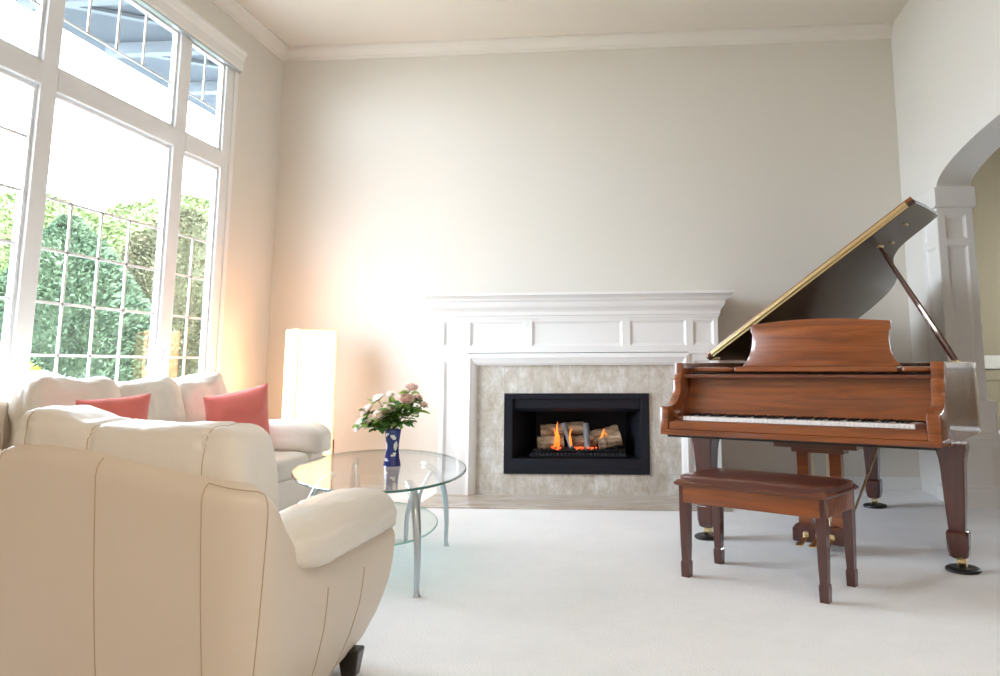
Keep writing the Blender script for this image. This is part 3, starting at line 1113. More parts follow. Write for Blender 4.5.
def resample(pts, step):
    out = [pts[0]]
    for a, c in zip(pts[:-1], pts[1:]):
        L = (c - a).length
        n = max(1, int(L / step))
        for k in range(1, n + 1):
            out.append(a.lerp(c, k / n))
    return out


pth = resample(round_path([FLt, RLt, RRt, FRt], 0.10, 8), 0.03)
sts = []
cum = [0]
for a, c in zip(pth[:-1], pth[1:]):
    cum.append(cum[-1] + (c - a).length)
LT = cum[-1]
# distances of the rear corners along the path
iL = min(range(len(pth)), key=lambda i: (pth[i] - RLt).length)
iR = min(range(len(pth)), key=lambda i: (pth[i] - RRt).length)
for i, p in enumerate(pth):
    t = (pth[min(i + 1, len(pth) - 1)] - pth[max(i - 1, 0)]).normalized()
    n = Vector((t.y, -t.x))
    s = cum[i]
    if s < cum[iL]:
        d = cum[iL] - s
        side = -1
    elif s > cum[iR]:
        d = s - cum[iR]
        side = 1
    else:
        d = 0
    if d > 0:
        top = interp([0, 0.05, 0.10, 0.20, 0.27, 0.9], [0.712 if side > 0 else 0.77, 0.68, 0.63, 0.53, 0.485, 0.47], d)
        k = interp([0, 0.06, 0.2, 0.85], [0.0, 0.06, 0.40, 1.0], d)
        lean = 0
        th = interp([0, 0.2, 0.9], [0.13, 0.17, 0.19], d)
    else:
        u = (s - cum[iL]) / (cum[iR] - cum[iL])
        top = interp([0, 0.12, 0.25, 0.5, 0.75, 0.93, 1.0], [0.77, 0.805, 0.81, 0.785, 0.75, 0.722, 0.712], u)
        k, lean, th = 0.0, 1, 0.13
    sts.append(dict(c=p, n=n, top=top, th=th, k=k, lean=lean if 0 < d or True else 0))
    sts[-1]['lean'] = max(0, 1 - d / 0.12)
R_ = station_body(sts)
b = BM()
rings(b, R_)
fix(b)
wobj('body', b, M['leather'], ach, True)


def seam(parent, pts, r=0.0022, m='seam', name='seam'):
    b = BM()
    tube(b, pts, r * 0.62, 6)
    return wobj(name, b, M[m], parent, True)


def seam_at(i, z0=0, z1=19):
    out = []
    for j in range(z0, z1 + 1):
        p = Vector(R_[i][j])
        n = Vector((sts[i]['n'].x, sts[i]['n'].y, 0))
        out.append(p + n * 0.0006)
    return out


def idx_at(s):
    return min(range(len(cum)), key=lambda i: abs(cum[i] - s))


for xw in (-1.65, -1.365, -1.06):
    i = min(range(iL, iR), key=lambda i: abs(pth[i].x - xw))
    seam(ach, seam_at(i))
for d in (0.02, 0.36, 0.60):
    seam(ach, seam_at(idx_at(cum[iR] + d), 0, 19 if d < .1 else 14), 0.0024)
# seam along the top edge of the back
seam(ach, [Vector(R_[i][19]) + Vector((sts[i]['n'].x, sts[i]['n'].y, 0.4)) * 0.001 for i in range(min(range(iL, iR), key=lambda i: abs(pth[i].x + 1.06)), idx_at(cum[iR] + 0.02) + 1)], 0.0022)
# seat, deck, arms, cushions
b = BM()
soft(b, (-1.33, 2.42, 0.20), (0.62, 0.80, 0.27), 8, 10)
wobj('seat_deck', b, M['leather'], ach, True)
b = BM()
soft(b, (-1.33, 2.46, 0.38), (0.56, 0.74, 0.18), 5, 14, fn=lambda q, P: P + Vector((0, 0, wr(P, 5, 0.01, 3))))
wobj('seat_cushion', b, M['leather_soft'], ach, True)


def arm_pad(parent, x, y0, y1, z0, z1, w, h, seed, curl=1.0, m='leather_soft', ax='y', e=3.2):
    b = BM()
    L = y1 - y0

    def fn(q, P):
        t = (P.y / L) + 0.5
        P = P.copy()
        P.z += z0 + (z1 - z0) * t - 0.03 * max(0, (t - 0.72) / 0.28) ** 2 * 2
        P.z += 0.016 * math.sin(t * PI)
        wdt = 1 + 0.10 * math.sin(t * PI) + 0.10 * t
        P.x *= wdt
        if curl and P.x * curl > 0:
            P.z -= 0.05 * (abs(P.x) / w) ** 1.5
        P += q * wr((q.x, t * 3, q.z), 1.2, 0.008, seed)
        P += q * (abs(math.sin(t * 34 + q.x * 3)) ** 3) * -0.002
        return P
    soft(b, (x, (y0 + y1) / 2, 0), (w, L, h), e, 22, fn=fn)
    return wobj('arm_pad', b, M[m], parent, True)


arm_pad(ach, -0.965, 2.03, 2.80, 0.527, 0.527, 0.205, 0.137, 1)
arm_pad(ach, -1.70, 2.06, 2.88, 0.520, 0.515, 0.225, 0.155, 4, curl=-1)
# plump back cushion leaning over the back rail, sagging to the right
b = BM()


def backc(q, P):
    t = P.x / 0.70 + 0.5            # 0 left .. 1 right
    P = P.copy()
    hump = interp([0, 0.06, 0.14, 0.3, 0.5, 0.8, 1.0], [0.014, 0.036, 0.03, -0.008, -0.012, -0.014, -0.012], t)
    if P.z > 0:
        P.z += hump
    w1 = wr((t * 2.2, q.z * 0.7, q.y * 0.5), 1.3, 0.010, 11)
    w2 = noise.ridged_multi_fractal(Vector((t * 2.6 + q.z * 0.9, q.z * 1.6 + 5, 0.3)), 0.9, 2.0, 2, 1.0, 2.0) * 0.0035
    P += q * (w1 - w2)
    # border seams gather the leather
    for sx in (0.09, 0.36, 0.84):
        P -= q * 0.010 * math.exp(-((t - sx) / 0.012) ** 2)
    P.y += (0.5 - t) * 0.075
    return P


soft(b, (-1.335, 2.03, 0.668), (0.70, 0.25, 0.41), 6, 40, fn=backc)
bcu = wobj('back_cushion', b, M['leather_soft'], ach, True)
for t_ in (0.09, 0.36, 0.84):
    ring_seam(bcu, bcu, (-1.335 - 0.35 + 0.70 * t_, 2.03 + (0.5 - t_) * 0.075, 0.668), (1, 0.0, 0.0), a0=-0.3, a1=PI + 0.5)
for (x, y) in ((-0.99, 2.66), (-1.70, 2.76), (-1.68, 2.12), (-0.98, 2.0)):
    b = BM()
    box(b, x - 0.035, x + 0.035, y - 0.035, y + 0.035, 0, 0.085, 0.008)
    for v in b.verts:
        if v.co.z < 0.04:
            v.co.x = x + (v.co.x - x) * 0.7
            v.co.y = y + (v.co.y - y) * 0.7
    wobj('leg', b, M['dark_foot'], ach)

# ---- sofa along the window
sf = thing('sofa', 'long cream leather sofa standing under the tall window', 'sofa', (-2.75, 4.35, 0))
SX0, SX1, SY0, SY1 = -3.25, -2.26, 3.20, 5.44
b = BM()
box(b, SX0, SX1 + 0.02, SY0 + 0.03, SY1 - 0.03, 0.07, 0.31, 0.04, 3)
wobj('base', b, M['leather_soft'], sf, True)
b = BM()


def sshell(q, P):
    P = P.copy()
    if P.z > 0:
        P.x -= 0.03
    return P


soft(b, (-3.12, (SY0 + SY1) / 2 - 0.02, 0.46), (0.20, SY1 - SY0 - 0.12, 0.78), 9, 16, fn=sshell)
soft(b, (-3.13, SY0 + 0.21, 0.46), (0.22, 0.24, 0.775), 8, 14)
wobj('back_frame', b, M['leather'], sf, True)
for k in range(3):
    b = BM()
    y = 3.78 + k * 0.585
    soft(b, (-2.64, y, 0.365), (0.80, 0.59, 0.17), 5, 16, fn=lambda q, P: P + q * wr(P, 4, 0.012, k))
    wobj('seat_cushion', b, M['leather_soft'], sf, True)
for k, (y, h, tilt, dz) in enumerate(((3.83, 0.56, 0.03, 0.0), (4.36, 0.54, -0.03, -0.01), (4.93, 0.55, 0.04, 0.0))):
    b = BM()

    def bc(q, P, k=k, tilt=tilt):
        P = P.copy()
        P.y += 0
        zz = P.z / h + 0.5
        yy = P.y / 0.6
        if zz > 0.5:
            P.z += (-0.05 * yy if k == 0 else 0.04 * yy) - 0.06 * (1 - abs(yy * 2)) ** 1 * 0.4 + 0.02 * abs(yy * 2) ** 3
            P.x -= (zz - 0.5) * 0.12
        P += q * wr((q.y + k * 3, q.z, q.x), 1.2, 0.016, 20 + k)
        P -= q * noise.ridged_multi_fractal(Vector((q.y * 2 + k, q.z * 2.4, 1.3 + k)), 0.9, 2.0, 2, 1.0, 2.0) * 0.003
        return P
    soft(b, (-2.93, y, 0.685 + dz), (0.27, 0.61, h), 4.4, 30, fn=bc, rot=Matrix.Rotation(tilt, 3, 'X'))
    wobj('back_cushion', b, M['leather_soft'], sf, True)


def sofa_arm(y0, y1, seed):
    b = BM()
    soft(b, (-2.73, (y0 + y1) / 2, 0.30), (0.90, (y1 - y0) * 0.86, 0.46), 9, 12)
    wobj('arm', b, M['leather_soft'], sf, True)
    b = BM()

    def fn(q, P):
        P = P.copy()
        t = P.x / 0.95 + 0.5
        P.z -= 0.045 * max(0, (t - 0.75) / 0.25) ** 2
        P += q * wr((q.y, q.z, t * 2), 0.9, 0.006, seed)
        return P
    soft(b, (-2.70, (y0 + y1) / 2, 0.535), (0.97, (y1 - y0) * 1.06, 0.20), 5, 22, fn=fn)
    wobj('arm_pad', b, M['leather_soft'], sf, True)


sofa_arm(5.20, 5.50, 31)
sofa_arm(3.14, 3.42, 37)
for x in (-3.15, -2.36):
    for y in (3.3, 5.36):
        b = BM()
        box(b, x - 0.035, x + 0.035, y - 0.035, y + 0.035, 0, 0.075, 0.008)
        wobj('leg', b, M['dark_foot'], sf)

# coral pillows
for x, y, z, w, h, rz, rx, ry, sd, lb in (
        (-2.60, 4.86, 0.650, 0.40, 0.44, 50, 14, -12, 2, 'coral square pillow standing at the far arm of the sofa'),
        (-2.60, 3.66, 0.69, 0.34, 0.36, 58, 14, -4, 5, 'coral pillow on the sofa, half hidden behind the armchair back')):
    b = BM()
    R = Matrix.Rotation(math.radians(rz), 3, 'Z') @ Matrix.Rotation(math.radians(rx), 3, 'X') @ Matrix.Rotation(math.radians(ry), 3, 'Y')
    pillow_mesh(b, w, h, 0.17, rot=R, seed=sd, n=26, pinch=0.05)
    o = new_obj('throw_pillow', b, M['coral'], None, 'all')
    o.location = (x, y, z)
    tag(o, lb, 'pillow')

# ------------------------------------------------------------------ oval glass coffee table
TC = Vector((-1.42, 4.155))
TH = 0.48
TA = math.atan2(0.945, -0.328)
tb = thing('coffee_table', 'oval glass coffee table with curved silver legs and a lower glass shelf', 'coffee table', (TC.x, TC.y, 0))


def ell(a, c, z, n=96, C=TC, ang=TA):
    ca, sa = math.cos(ang), math.sin(ang)
    return [(C.x + a * math.cos(t) * ca - c * math.sin(t) * sa, C.y + a * math.cos(t) * sa + c * math.sin(t) * ca, z) for t in [2 * PI * k / n for k in range(n)]]


def glass_oval(name, a, c, z, th, mats, bev=0.012):
    b = BM()
    prof = [(a - bev, c - bev, z - th), (a - 0.002, c - 0.002, z - th + 0.001), (a, c, z - th + 0.003), (a, c, z - 0.004), (a - 0.004, c - 0.004, z - 0.001), (a - bev * 1.6, c - bev * 1.6, z)]
    V = rings(b, [ell(*p) for p in prof], cap=False, mi=1)
    f = b.faces.new(list(reversed(V[0])))
    f.material_index = 0
    f = b.faces.new(V[-1])
    f.material_index = 0
    return wobj(name, b, mats, tb)


glass_oval('glass_top', 0.878, 0.441, TH, 0.012, [M['glass_top'], M['glass_edge']], 0.006)
glass_oval('glass_shelf', 0.60, 0.30, 0.20, 0.008, [M['glass_shelf'], M['glass_edge2']], 0.004)
for fx_, fy_ in ((-1.031, 3.535), (-1.152, 4.508), (-1.81, 4.775), (-1.69, 3.80)):
    d = Vector((fx_, fy_)) - TC
    L = d.length
    d.normalize()
    nrm = Vector((-d.y, d.x))
    b = BM()
    # leg: arched blade from under the top out and down to the floor
    pts = [(L - 0.17, TH - 0.013), (L - 0.10, TH - 0.05), (L - 0.045, TH - 0.12), (L - 0.012, 0.26), (L - 0.0, 0.14), (L - 0.002, 0.04), (L + 0.004, 0.0)]
    P = catmull([(TC.x + d.x * r, TC.y + d.y * r, z) for r, z in pts], 5)
    rs = []
    for i, p in enumerate(P):
        t = i / (len(P) - 1)
        tan = (P[min(i + 1, len(P) - 1)] - P[max(i - 1, 0)]).normalized()
        w = interp([0, 0.15, 0.45, 0.85, 0.93, 1], [0.022, 0.022, 0.019, 0.012, 0.013, 0.021], t)
        h = interp([0, 0.15, 0.45, 0.85, 1], [0.012, 0.017, 0.014, 0.009, 0.012], t)
        n3 = Vector((nrm.x, nrm.y, 0))
        m3 = tan.cross(n3).normalized()
        rs.append([p + n3 * w * math.cos(a) + m3 * h * math.sin(a) for a in [2 * PI * k / 12 for k in range(12)]])
    rs[-1] = [Vector((v.x, v.y, 0.0)) for v in rs[-1]]
    rings(b, rs)
    fix(b)
    leg = wobj('leg', b, M['steel'], tb, True)
    b = BM()
    P = catmull([(TC.x + d.x * r, TC.y + d.y * r, z) for r, z in ((L - 0.10, TH - 0.05), (L - 0.15, TH - 0.11), (L - 0.19, 0.30), (L - 0.20, 0.19))], 5)
    tube(b, P, [0.011] * (len(P) - 3) + [0.010, 0.010, 0.012], 10)
    wobj('shelf_bracket', b, M['steel'], leg, True)
    b = BM()
    lathe(b, [(0.0001, 0), (0.024, 0), (0.024, 0.006), (0.0001, 0.006)], (TC.x + d.x * (L - 0.16), TC.y + d.y * (L - 0.16), TH - 0.019), 16)
    wobj('mounting_disc', b, M['steel'], leg, True)

# ---- vase with roses
VX, VY = -1.362, 4.155
b = BM()
prof = [(0.0001, 0), (0.043, 0), (0.045, 0.006), (0.040, 0.035), (0.034, 0.08), (0.034, 0.11), (0.038, 0.145), (0.043, 0.185), (0.041, 0.19), (0.036, 0.18), (0.030, 0.12), (0.030, 0.04), (0.0001, 0.03)]
prof = [(max(0.0001, v.x), v.y) for v in catmull([Vector((r, z, 0)) for r, z in prof], 5)]
lathe(b, prof, (0, 0, 0), 64, close=False)


def petal_on(th, z, cx, cz, a, l, w):
    du = ((th - cx + PI) % (2 * PI) - PI) * 0.037
    dz_ = z - cz
    u = du * math.cos(a) + dz_ * math.sin(a)
    v = -du * math.sin(a) + dz_ * math.cos(a)
    t = abs(u) / (l / 2)
    return t < 1 and abs(v) < w / 2 * (1 - t * t) ** 0.8


for f in b.faces:
    c = f.calc_center_median()
    if math.hypot(c.x, c.y) < 0.031:
        continue
    th = math.atan2(c.y, c.x)
    z = c.z
    for k, (cx, cz, a, l, w) in enumerate(((-2.2, 0.035, -0.3, 0.035, 0.016), (-1.05, 0.06, 0.3, 0.034, 0.016), (-2.5, 0.10, 1.4, 0.05, 0.026), (-0.75, 0.105, 1.5, 0.05, 0.026), (-1.15, 0.15, -0.6, 0.034, 0.020), (-2.1, 0.165, 0.6, 0.03, 0.014), (0.4, 0.05, 0.5, 0.04, 0.02), (1.5, 0.12, 0.2, 0.04, 0.02), (2.6, 0.06, -0.6, 0.04, 0.02))):
        if petal_on(th, z, cx, cz, a, l, w):
            f.material_index = 1
vase = new_obj('vase', b, [M['vase_blue'], M['vase_white']], None, True)
vase.location = (VX, VY, TH)
tag(vase, 'waisted cobalt blue vase with white leaf pattern on the glass table', 'vase')


def rose_bloom(bm, c, d, r, seed):
    d = Vector(d).normalized()
    a = d.cross(Vector((0.3, 0.1, 1))).normalized()
    e = d.cross(a)
    rnd = random.Random(seed)
    for ring_i, (k, ro, op) in enumerate(((3, 0.28, 0.05), (4, 0.5, 0.2), (5, 0.78, 0.5), (6, 1.0, 0.85))):
        for j in range(k):
            th = 2 * PI * j / k + ring_i * 0.6 + rnd.uniform(-.15, .15)
            o_ = a * math.cos(th) + e * math.sin(th)
            s_ = -a * math.sin(th) + e * math.cos(th)
            V = []
            for u in range(5):
                row = []
                tu = u / 4
                for v in range(5):
                    tv = -1 + 2 * v / 4
                    out = r * ro * (0.25 + 0.75 * math.sin(tu * PI * 0.55)) + r * op * 0.35 * tu ** 3
                    hgt = r * (-0.45 + 1.15 * tu * (1 - 0.45 * op))
                    w = r * (0.35 + 0.42 * math.sin(tu * PI * 0.75)) * (0.6 + 0.5 * ro)
                    p = Vector(c) + o_ * (out - abs(tv) ** 2 * r * 0.22 * ro) + s_ * tv * w + d * (hgt - abs(tv) ** 2.5 * r * 0.22 * tu)
                    row.append(bm.verts.new(p))
                V.append(row)
            for u in range(4):
                for v in range(4):
                    bm.faces.new((V[u][v], V[u][v + 1], V[u + 1][v + 1], V[u + 1][v]))
    soft(bm, c, (r * 0.8, r * 0.8, r * 0.9), 2, 3)


def leaf_on(bm, p, d, L, seed, up=0.3):
    rnd = random.Random(seed)
    d = Vector(d).normalized()
    s = d.cross(Vector((rnd.uniform(-.4, .4), rnd.uniform(-.4, .4), 1))).normalized()
    n = s.cross(d)
    mid, lf, rt_ = [], [], []
    for k in range(6):
        t = k / 5
        w = L * 0.33 * math.sin(PI * min(1, t * 0.94 + 0.03)) ** 0.8
        c = Vector(p) + d * L * t + n * (-up * L * t * t * 0.6)
        mid.append(bm.verts.new(c))
        lf.append(bm.verts.new(c + s * w + n * w * 0.25))
        rt_.append(bm.verts.new(c - s * w + n * w * 0.25))
    for k in range(5):
        bm.faces.new((mid[k], mid[k + 1], lf[k + 1], lf[k]))
        bm.faces.new((rt_[k], rt_[k + 1], mid[k + 1], mid[k]))


roses = [  # dx, dy, dz above the rim, radius, material, label
    (-0.175, -0.03, 0.03, 0.036, 'petal_pale', 'pale rose hanging lowest at the left of the bouquet'),
    (-0.150, 0.00, 0.105, 0.036, 'petal', 'pink rose at the left side of the bouquet, above the lowest pale one'),
    (-0.055, -0.06, 0.085, 0.037, 'petal', 'large pink rose low in the centre front of the bouquet'),
    (-0.01, -0.05, 0.115, 0.032, 'petal', 'pink rose just above right of the centre front rose'),
    (-0.10, 0.02, 0.165, 0.032, 'petal_pale', 'pale rose at the upper left of the bouquet'),
    (-0.035, 0.03, 0.185, 0.028, 'petal_pale', 'small pale rose at the top centre of the bouquet'),
    (0.07, -0.02, 0.165, 0.040, 'petal', 'large pink rose at the upper right of the bouquet'),
    (0.085, 0.02, 0.225, 0.033, 'petal', 'topmost pink rose of the bouquet'),
    (-0.115, -0.05, 0.055, 0.020, 'petal', 'small pink rosebud low on the left of the bouquet'),
    (0.165, 0.00, 0.135, 0.018, 'petal', 'small pink rosebud at the far right tip of the bouquet'),
    (0.115, 0.05, 0.17, 0.026, 'petal', 'pink rose behind the large one at the right of the bouquet'),
]
VZ = TH + 0.185
for i, (dx, dy, dz_, r, mm, lb) in enumerate(roses):
    t = thing('rose', lb, 'rose', (VX, VY, TH + 0.04), group='roses in the blue vase')
    tip = Vector((VX + dx, VY + dy, VZ + dz_))
    d = Vector((dx, dy - 0.03, dz_ * 0.8 + 0.02)).normalized()
    b = BM()
    rose_bloom(b, tip, d + Vector((0, -0.45, 0.35)), r * 0.92, i)
    wobj('bloom', b, M[mm], t, 'all')
    mouth = Vector((VX + dx * 0.12, VY + dy * 0.12, VZ))
    P = catmull([(VX + dx * 0.05, VY, TH + 0.05), mouth, mouth.lerp(tip, 0.5) + Vector((0, 0, 0.015)), tip - d * r * 0.3], 6)
    b = BM()
    tube(b, P, 0.0022, 6)
    wobj('stem', b, M['stem'], t, True)
    rnd = random.Random(40 + i)
    for q in range(12):
        b = BM()
        s = rnd.uniform(0.5, 1.0)
        k = min(len(P) - 1, int(s * (len(P) - 1)))
        th = rnd.uniform(0, 2 * PI)
        p_ = P[k] + Vector((rnd.uniform(-.02, .02), rnd.uniform(-.02, .02), rnd.uniform(-.02, .015)))
        leaf_on(b, p_, (math.cos(th) + dx * 2, math.sin(th) - 0.5, rnd.uniform(-0.5, 0.6)), rnd.uniform(0.045, 0.07), rnd.random())
        for k2 in (1, 2):
            leaf_on(b, p_, (math.cos(th + k2 * 0.9) + dx * 2, math.sin(th + k2 * 0.9) - 0.3, rnd.uniform(-0.6, 0.4)), rnd.uniform(0.035, 0.055), rnd.random())
        wobj('leaf', b, M['leaf'] if rnd.random() < 0.6 else M['leaf_light'], t, 'all')

# ------------------------------------------------------------------ grand piano (local x along the keyboard, y towards the tail)
PA = -0.504
pn = thing('grand_piano', 'glossy cherry wood grand piano with raised lid, right of the fireplace', 'grand piano', (0.061, 4.536, 0), PA)
PW, ZB, ZR = 1.469, 0.614, 1.014
outline = [(1.47, 0.23), (1.47, 0.6), (1.475, 0.95), (1.48, 1.18), (1.465, 1.32), (1.40, 1.41), (1.30, 1.48), (1.20, 1.58), (1.13, 1.72), (1.09, 1.85), (1.03, 2.02), (0.93, 2.17), (0.78, 2.28), (0.60, 2.33), (0.38, 2.34), (0.20, 2.30), (0.07, 2.20), (0.01, 2.05), (0.0, 1.8), (0.0, 1.2), (0.0, 0.6), (0.0, 0.23)]
OUT = [Vector((p.x, p.y)) for p in catmull([(x, y, 0) for x, y in outline], 4)]


def offset_path(P, d):
    o = []
    for i, p in enumerate(P):
        t = (P[min(i + 1, len(P) - 1)] - P[max(i - 1, 0)]).normalized()
        o.append(p + Vector((-t.y, t.x)) * d)
    return o


INN = offset_path(OUT, 0.045)
INN[0].y = INN[-1].y = 0.23
b = BM()
rb = 0.006
rs = []
for o_, i_ in zip(OUT, INN):
    d = (i_ - o_).normalized()
    r = [(o_.x, o_.y, 0.605), (o_.x, o_.y, ZR - rb), (o_.x + d.x * rb, o_.y + d.y * rb, ZR), (i_.x - d.x * rb, i_.y - d.y * rb, ZR), (i_.x, i_.y, ZR - rb), (i_.x, i_.y, 0.605)]
    rs.append(r)
rings(b, rs)
fix(b)
new_obj('rim', b, M['wood'], pn, True)
b = BM()
prism(b, [(p.x, p.y, 0.90) for p in INN if p.y > 0.42] + [(0.045, 0.42, 0.90), (1.42, 0.42, 0.90)][::1], (0, 0, 0.008))
new_obj('iron_plate', b, M['plate'], pn)
b = BM()
prism(b, [(p.x, p.y, 0.645) for p in INN] , (0, 0, 0.02))
new_obj('soundboard', b, M['wood_dark'], pn)
for k, (x0, y0, x1, y1) in enumerate(((0.25, 0.5, 0.18, 2.2), (0.62, 0.5, 0.50, 2.28), (1.0, 0.5, 0.92, 2.1))):
    b = BM()
    prism(b, [(x0, y0, 0.908), (x0 + .03, y0, 0.908), (x1 + .03, y1, 0.908), (x1, y1, 0.908)], (0, 0, 0.03))
    new_obj('plate_strut', fix(b), M['plate'], pn)
b = BM()
for k in range(60):
    x = 0.1 + k * 0.0215
    tube(b, [(x, 0.52, 0.925), (x - 0.05 + (0.2 if k < 20 else 0), min(2.2, 2.25 - max(0, x - .55) * 1.35), 0.925)], 0.0012, 4)
s_ = new_obj('strings', b, M['steel'], pn)
s_['kind'] = 'stuff'
# pin block cover / cross bar behind the music desk
b = BM()
box(b, 0.045, 1.425, 0.34, 0.46, 0.90, 0.955, 0.004)
new_obj('pin_block', b, M['black'], pn)
# key bed
b = BM()
box(b, 0.0, PW, 0.0, 0.60, ZB + 0.002, 0.645, 0.004)
new_obj('key_bed', b, M['wood'], pn)
b = BM()
box(b, 0.03, PW - 0.03, 0.03, 0.60, ZB - 0.012, ZB + 0.002, 0.0)
new_obj('key_bed_underside', b, M['black'], pn)
# key slip (front rail)
b = BM()
box(b, 0.052, PW - 0.062, 0.006, 0.032, 0.645, 0.688, 0.004)
box(b, 0.06, PW - 0.07, 0.032, 0.05, 0.645, 0.693, 0.003)
new_obj('key_slip', b, M['wood'], pn)
# curved arms at both ends (s-shaped side profile)
armp = [(0.0, ZB + 0.03), (0.0, 0.766), (0.004, 0.771), (0.05, 0.773), (0.09, 0.782), (0.125, 0.80), (0.15, 0.825), (0.165, 0.855), (0.170, 0.885), (0.168, 0.91), (0.172, 0.925), (0.18, 0.93), (0.18, 0.945), (0.19, 0.948), (0.195, ZR), (0.26, ZR), (0.26, ZB + 0.03)]
for x0, x1 in ((0.0, 0.05), (PW - 0.062, PW)):
    b = BM()
    prism(b, [(x0, y, z) for y, z in armp], (x1 - x0, 0, 0))
    fix(b)
    es = [e for e in b.edges if abs(e.verts[0].co.x - e.verts[1].co.x) < 1e-6 and max(e.verts[0].co.y, e.verts[1].co.y) < 0.24]
    bmesh.ops.bevel(b, geom=es, offset=0.004, segments=2, profile=0.5, affect='EDGES', clamp_overlap=True)
    new_obj('arm', b, M['wood'], pn, True)
# key blocks
for x0, x1 in ((0.055, 0.115), (1.347, 1.404)):
    b = BM()
    box(b, x0, x1, 0.05, 0.27, 0.645, 0.718, 0.004)
    if x0 < 1:
        soft(b, (0.078, 0.10, 0.722), (0.03, 0.05, 0.014), 2, 6)
    else:
        soft(b, (1.385, 0.10, 0.722), (0.03, 0.05, 0.014), 2, 6)
    new_obj('key_block', b, M['wood_dark'], pn, True)
# keys
kx0, kx1 = 0.117, 1.345
kw = (kx1 - kx0) / 52
b = BM()
box(b, 0.0006, kw - 0.0006, 0.0, 0.20, -0.022, 0.0, 0.0012, 1)
wk = new_obj('white_key', b, M['ivory'], pn)
for i in range(52):
    o = wk if i == 0 else wk.copy()
    if i:
        COL.objects.link(o)
    o.parent = pn
    o.location = (kx0 + i * kw, 0.052, 0.716)
b = BM()
prism(b, [(-0.0055, 0.0, 0), (0.0055, 0.0, 0), (0.0048, 0.004, 0.012), (-0.0048, 0.004, 0.012)], (0, 0.11, 0))
fix(b)
bk = new_obj('black_key', b, M['ebony'], pn)
first = True
for i in range(51):
    if (i % 7) in (0, 2, 3, 5, 6):       # keyboard starts on A: blacks follow A, C, D, F, G
        o = bk if first else bk.copy()
        if not first:
            COL.objects.link(o)
        first = False
        o.parent = pn
        o.location = (kx0 + (i + 1) * kw, 0.112, 0.716)
# red felt / fallboard
b = BM()
fp = [(0.225, 0.724), (0.232, 0.76), (0.25, 0.80), (0.272, 0.84), (0.283, 0.88), (0.285, 0.928), (0.30, 0.928), (0.302, 0.88), (0.292, 0.835), (0.27, 0.79), (0.25, 0.755), (0.243, 0.724)]
prism(b, [(0.052, y, z) for y, z in fp], (PW - 0.116, 0, 0))
fix(b)
new_obj('fallboard', b, M['wood'], pn, True)
# ledge above the fallboard
b = BM()
box(b, 0.05, PW - 0.062, 0.215, 0.36, 0.928, 0.948, 0.005, 3)
new_obj('fallboard_ledge', b, M['wood_dark'], pn)
# music shelf with its rounded side slides
b = BM()
box(b, 0.345, 1.235, 0.27, 0.56, 0.964, 0.99, 0.004)
new_obj('music_shelf', b, M['wood'], pn)
for x0, x1 in ((0.07, 0.33), (1.245, 1.40)):
    b = BM()
    soft(b, ((x0 + x1) / 2, 0.36, 0.976), (x1 - x0, 0.17, 0.028), 6, 12)
    new_obj('shelf_side', b, M['wood'], pn, True)
# music desk
b = BM()
hw = 0.44
prof = [(-hw, 0.0), (-hw + 0.03, 0.035), (-hw + 0.05, 0.08), (-hw + 0.057, 0.13), (-hw + 0.057, 0.172), (-hw + 0.047, 0.185), (-hw + 0.045, 0.222)]
top = [(-hw + 0.045 + (2 * hw - 0.09) * k / 20, 0.222 + 0.022 * math.sin(PI * k / 20)) for k in range(1, 20)]
pts = prof + top + [(-x, z) for x, z in reversed(prof)]
prism(b, [(0.793 + x, 0.37 + z * 0.16, 0.992 + z * 1.09) for x, z in pts], (0, 0.020, 0))
fix(b)
bmesh.ops.bevel(b, geom=[e for e in b.edges if abs(e.verts[0].co.y - e.verts[1].co.y) < 0.012 and len(e.link_faces) == 2 and any(len(f.verts) > 6 for f in e.link_faces)], offset=0.003, segments=2, affect='EDGES', profile=0.5)
new_obj('music_desk', b, M['wood'], pn, True)
b = BM()
box(b, 0.375, 1.21, 0.345, 0.372, 0.99, 1.0, 0.003)
new_obj('desk_lip', b, M['wood'], pn)

# lid: plane hinged on the left side, raised 35 degrees
TL = math.radians(34.1)
HU, HZ = 0.030, ZR + 0.016
eU = Vector((math.cos(TL), 0, math.sin(TL)))
eN = Vector((-math.sin(TL), 0, math.cos(TL)))


def LP(w, v, n=0.0):
    return Vector((HU, v, HZ)) + eU * w + eN * n


lo = [(0.0, 0.62), (1.555, 0.62), (1.575, 0.9), (1.585, 1.20), (1.52, 1.225), (1.40, 1.235), (1.30, 1.26), (1.235, 1.33), (1.19, 1.42), (1.14, 1.62), (1.105, 1.80), (1.07, 1.98), (0.99, 2.16), (0.88, 2.28), (0.72, 2.36), (0.52, 2.39), (0.32, 2.38), (0.15, 2.32), (0.03, 2.18), (0.0, 1.95)]
lo2 = [Vector((w, v, 0)) for w, v in lo[:4]] + catmull([(w, v, 0) for w, v in lo[3:]], 4)[1:]
b = BM()
rs = []
cen = Vector((0.7, 1.3, 0))
for n, ins in ((0.0, 0.004), (0.004, 0.0), (0.020, 0.0), (0.024, 0.004)):
    rs.append([LP(p.x + (0.7 - p.x) * ins, p.y + (1.3 - p.y) * ins, n) for p in lo2])
rings(b, rs)
fix(b)
lid = new_obj('lid', b, M['wood_lid'], pn, True)
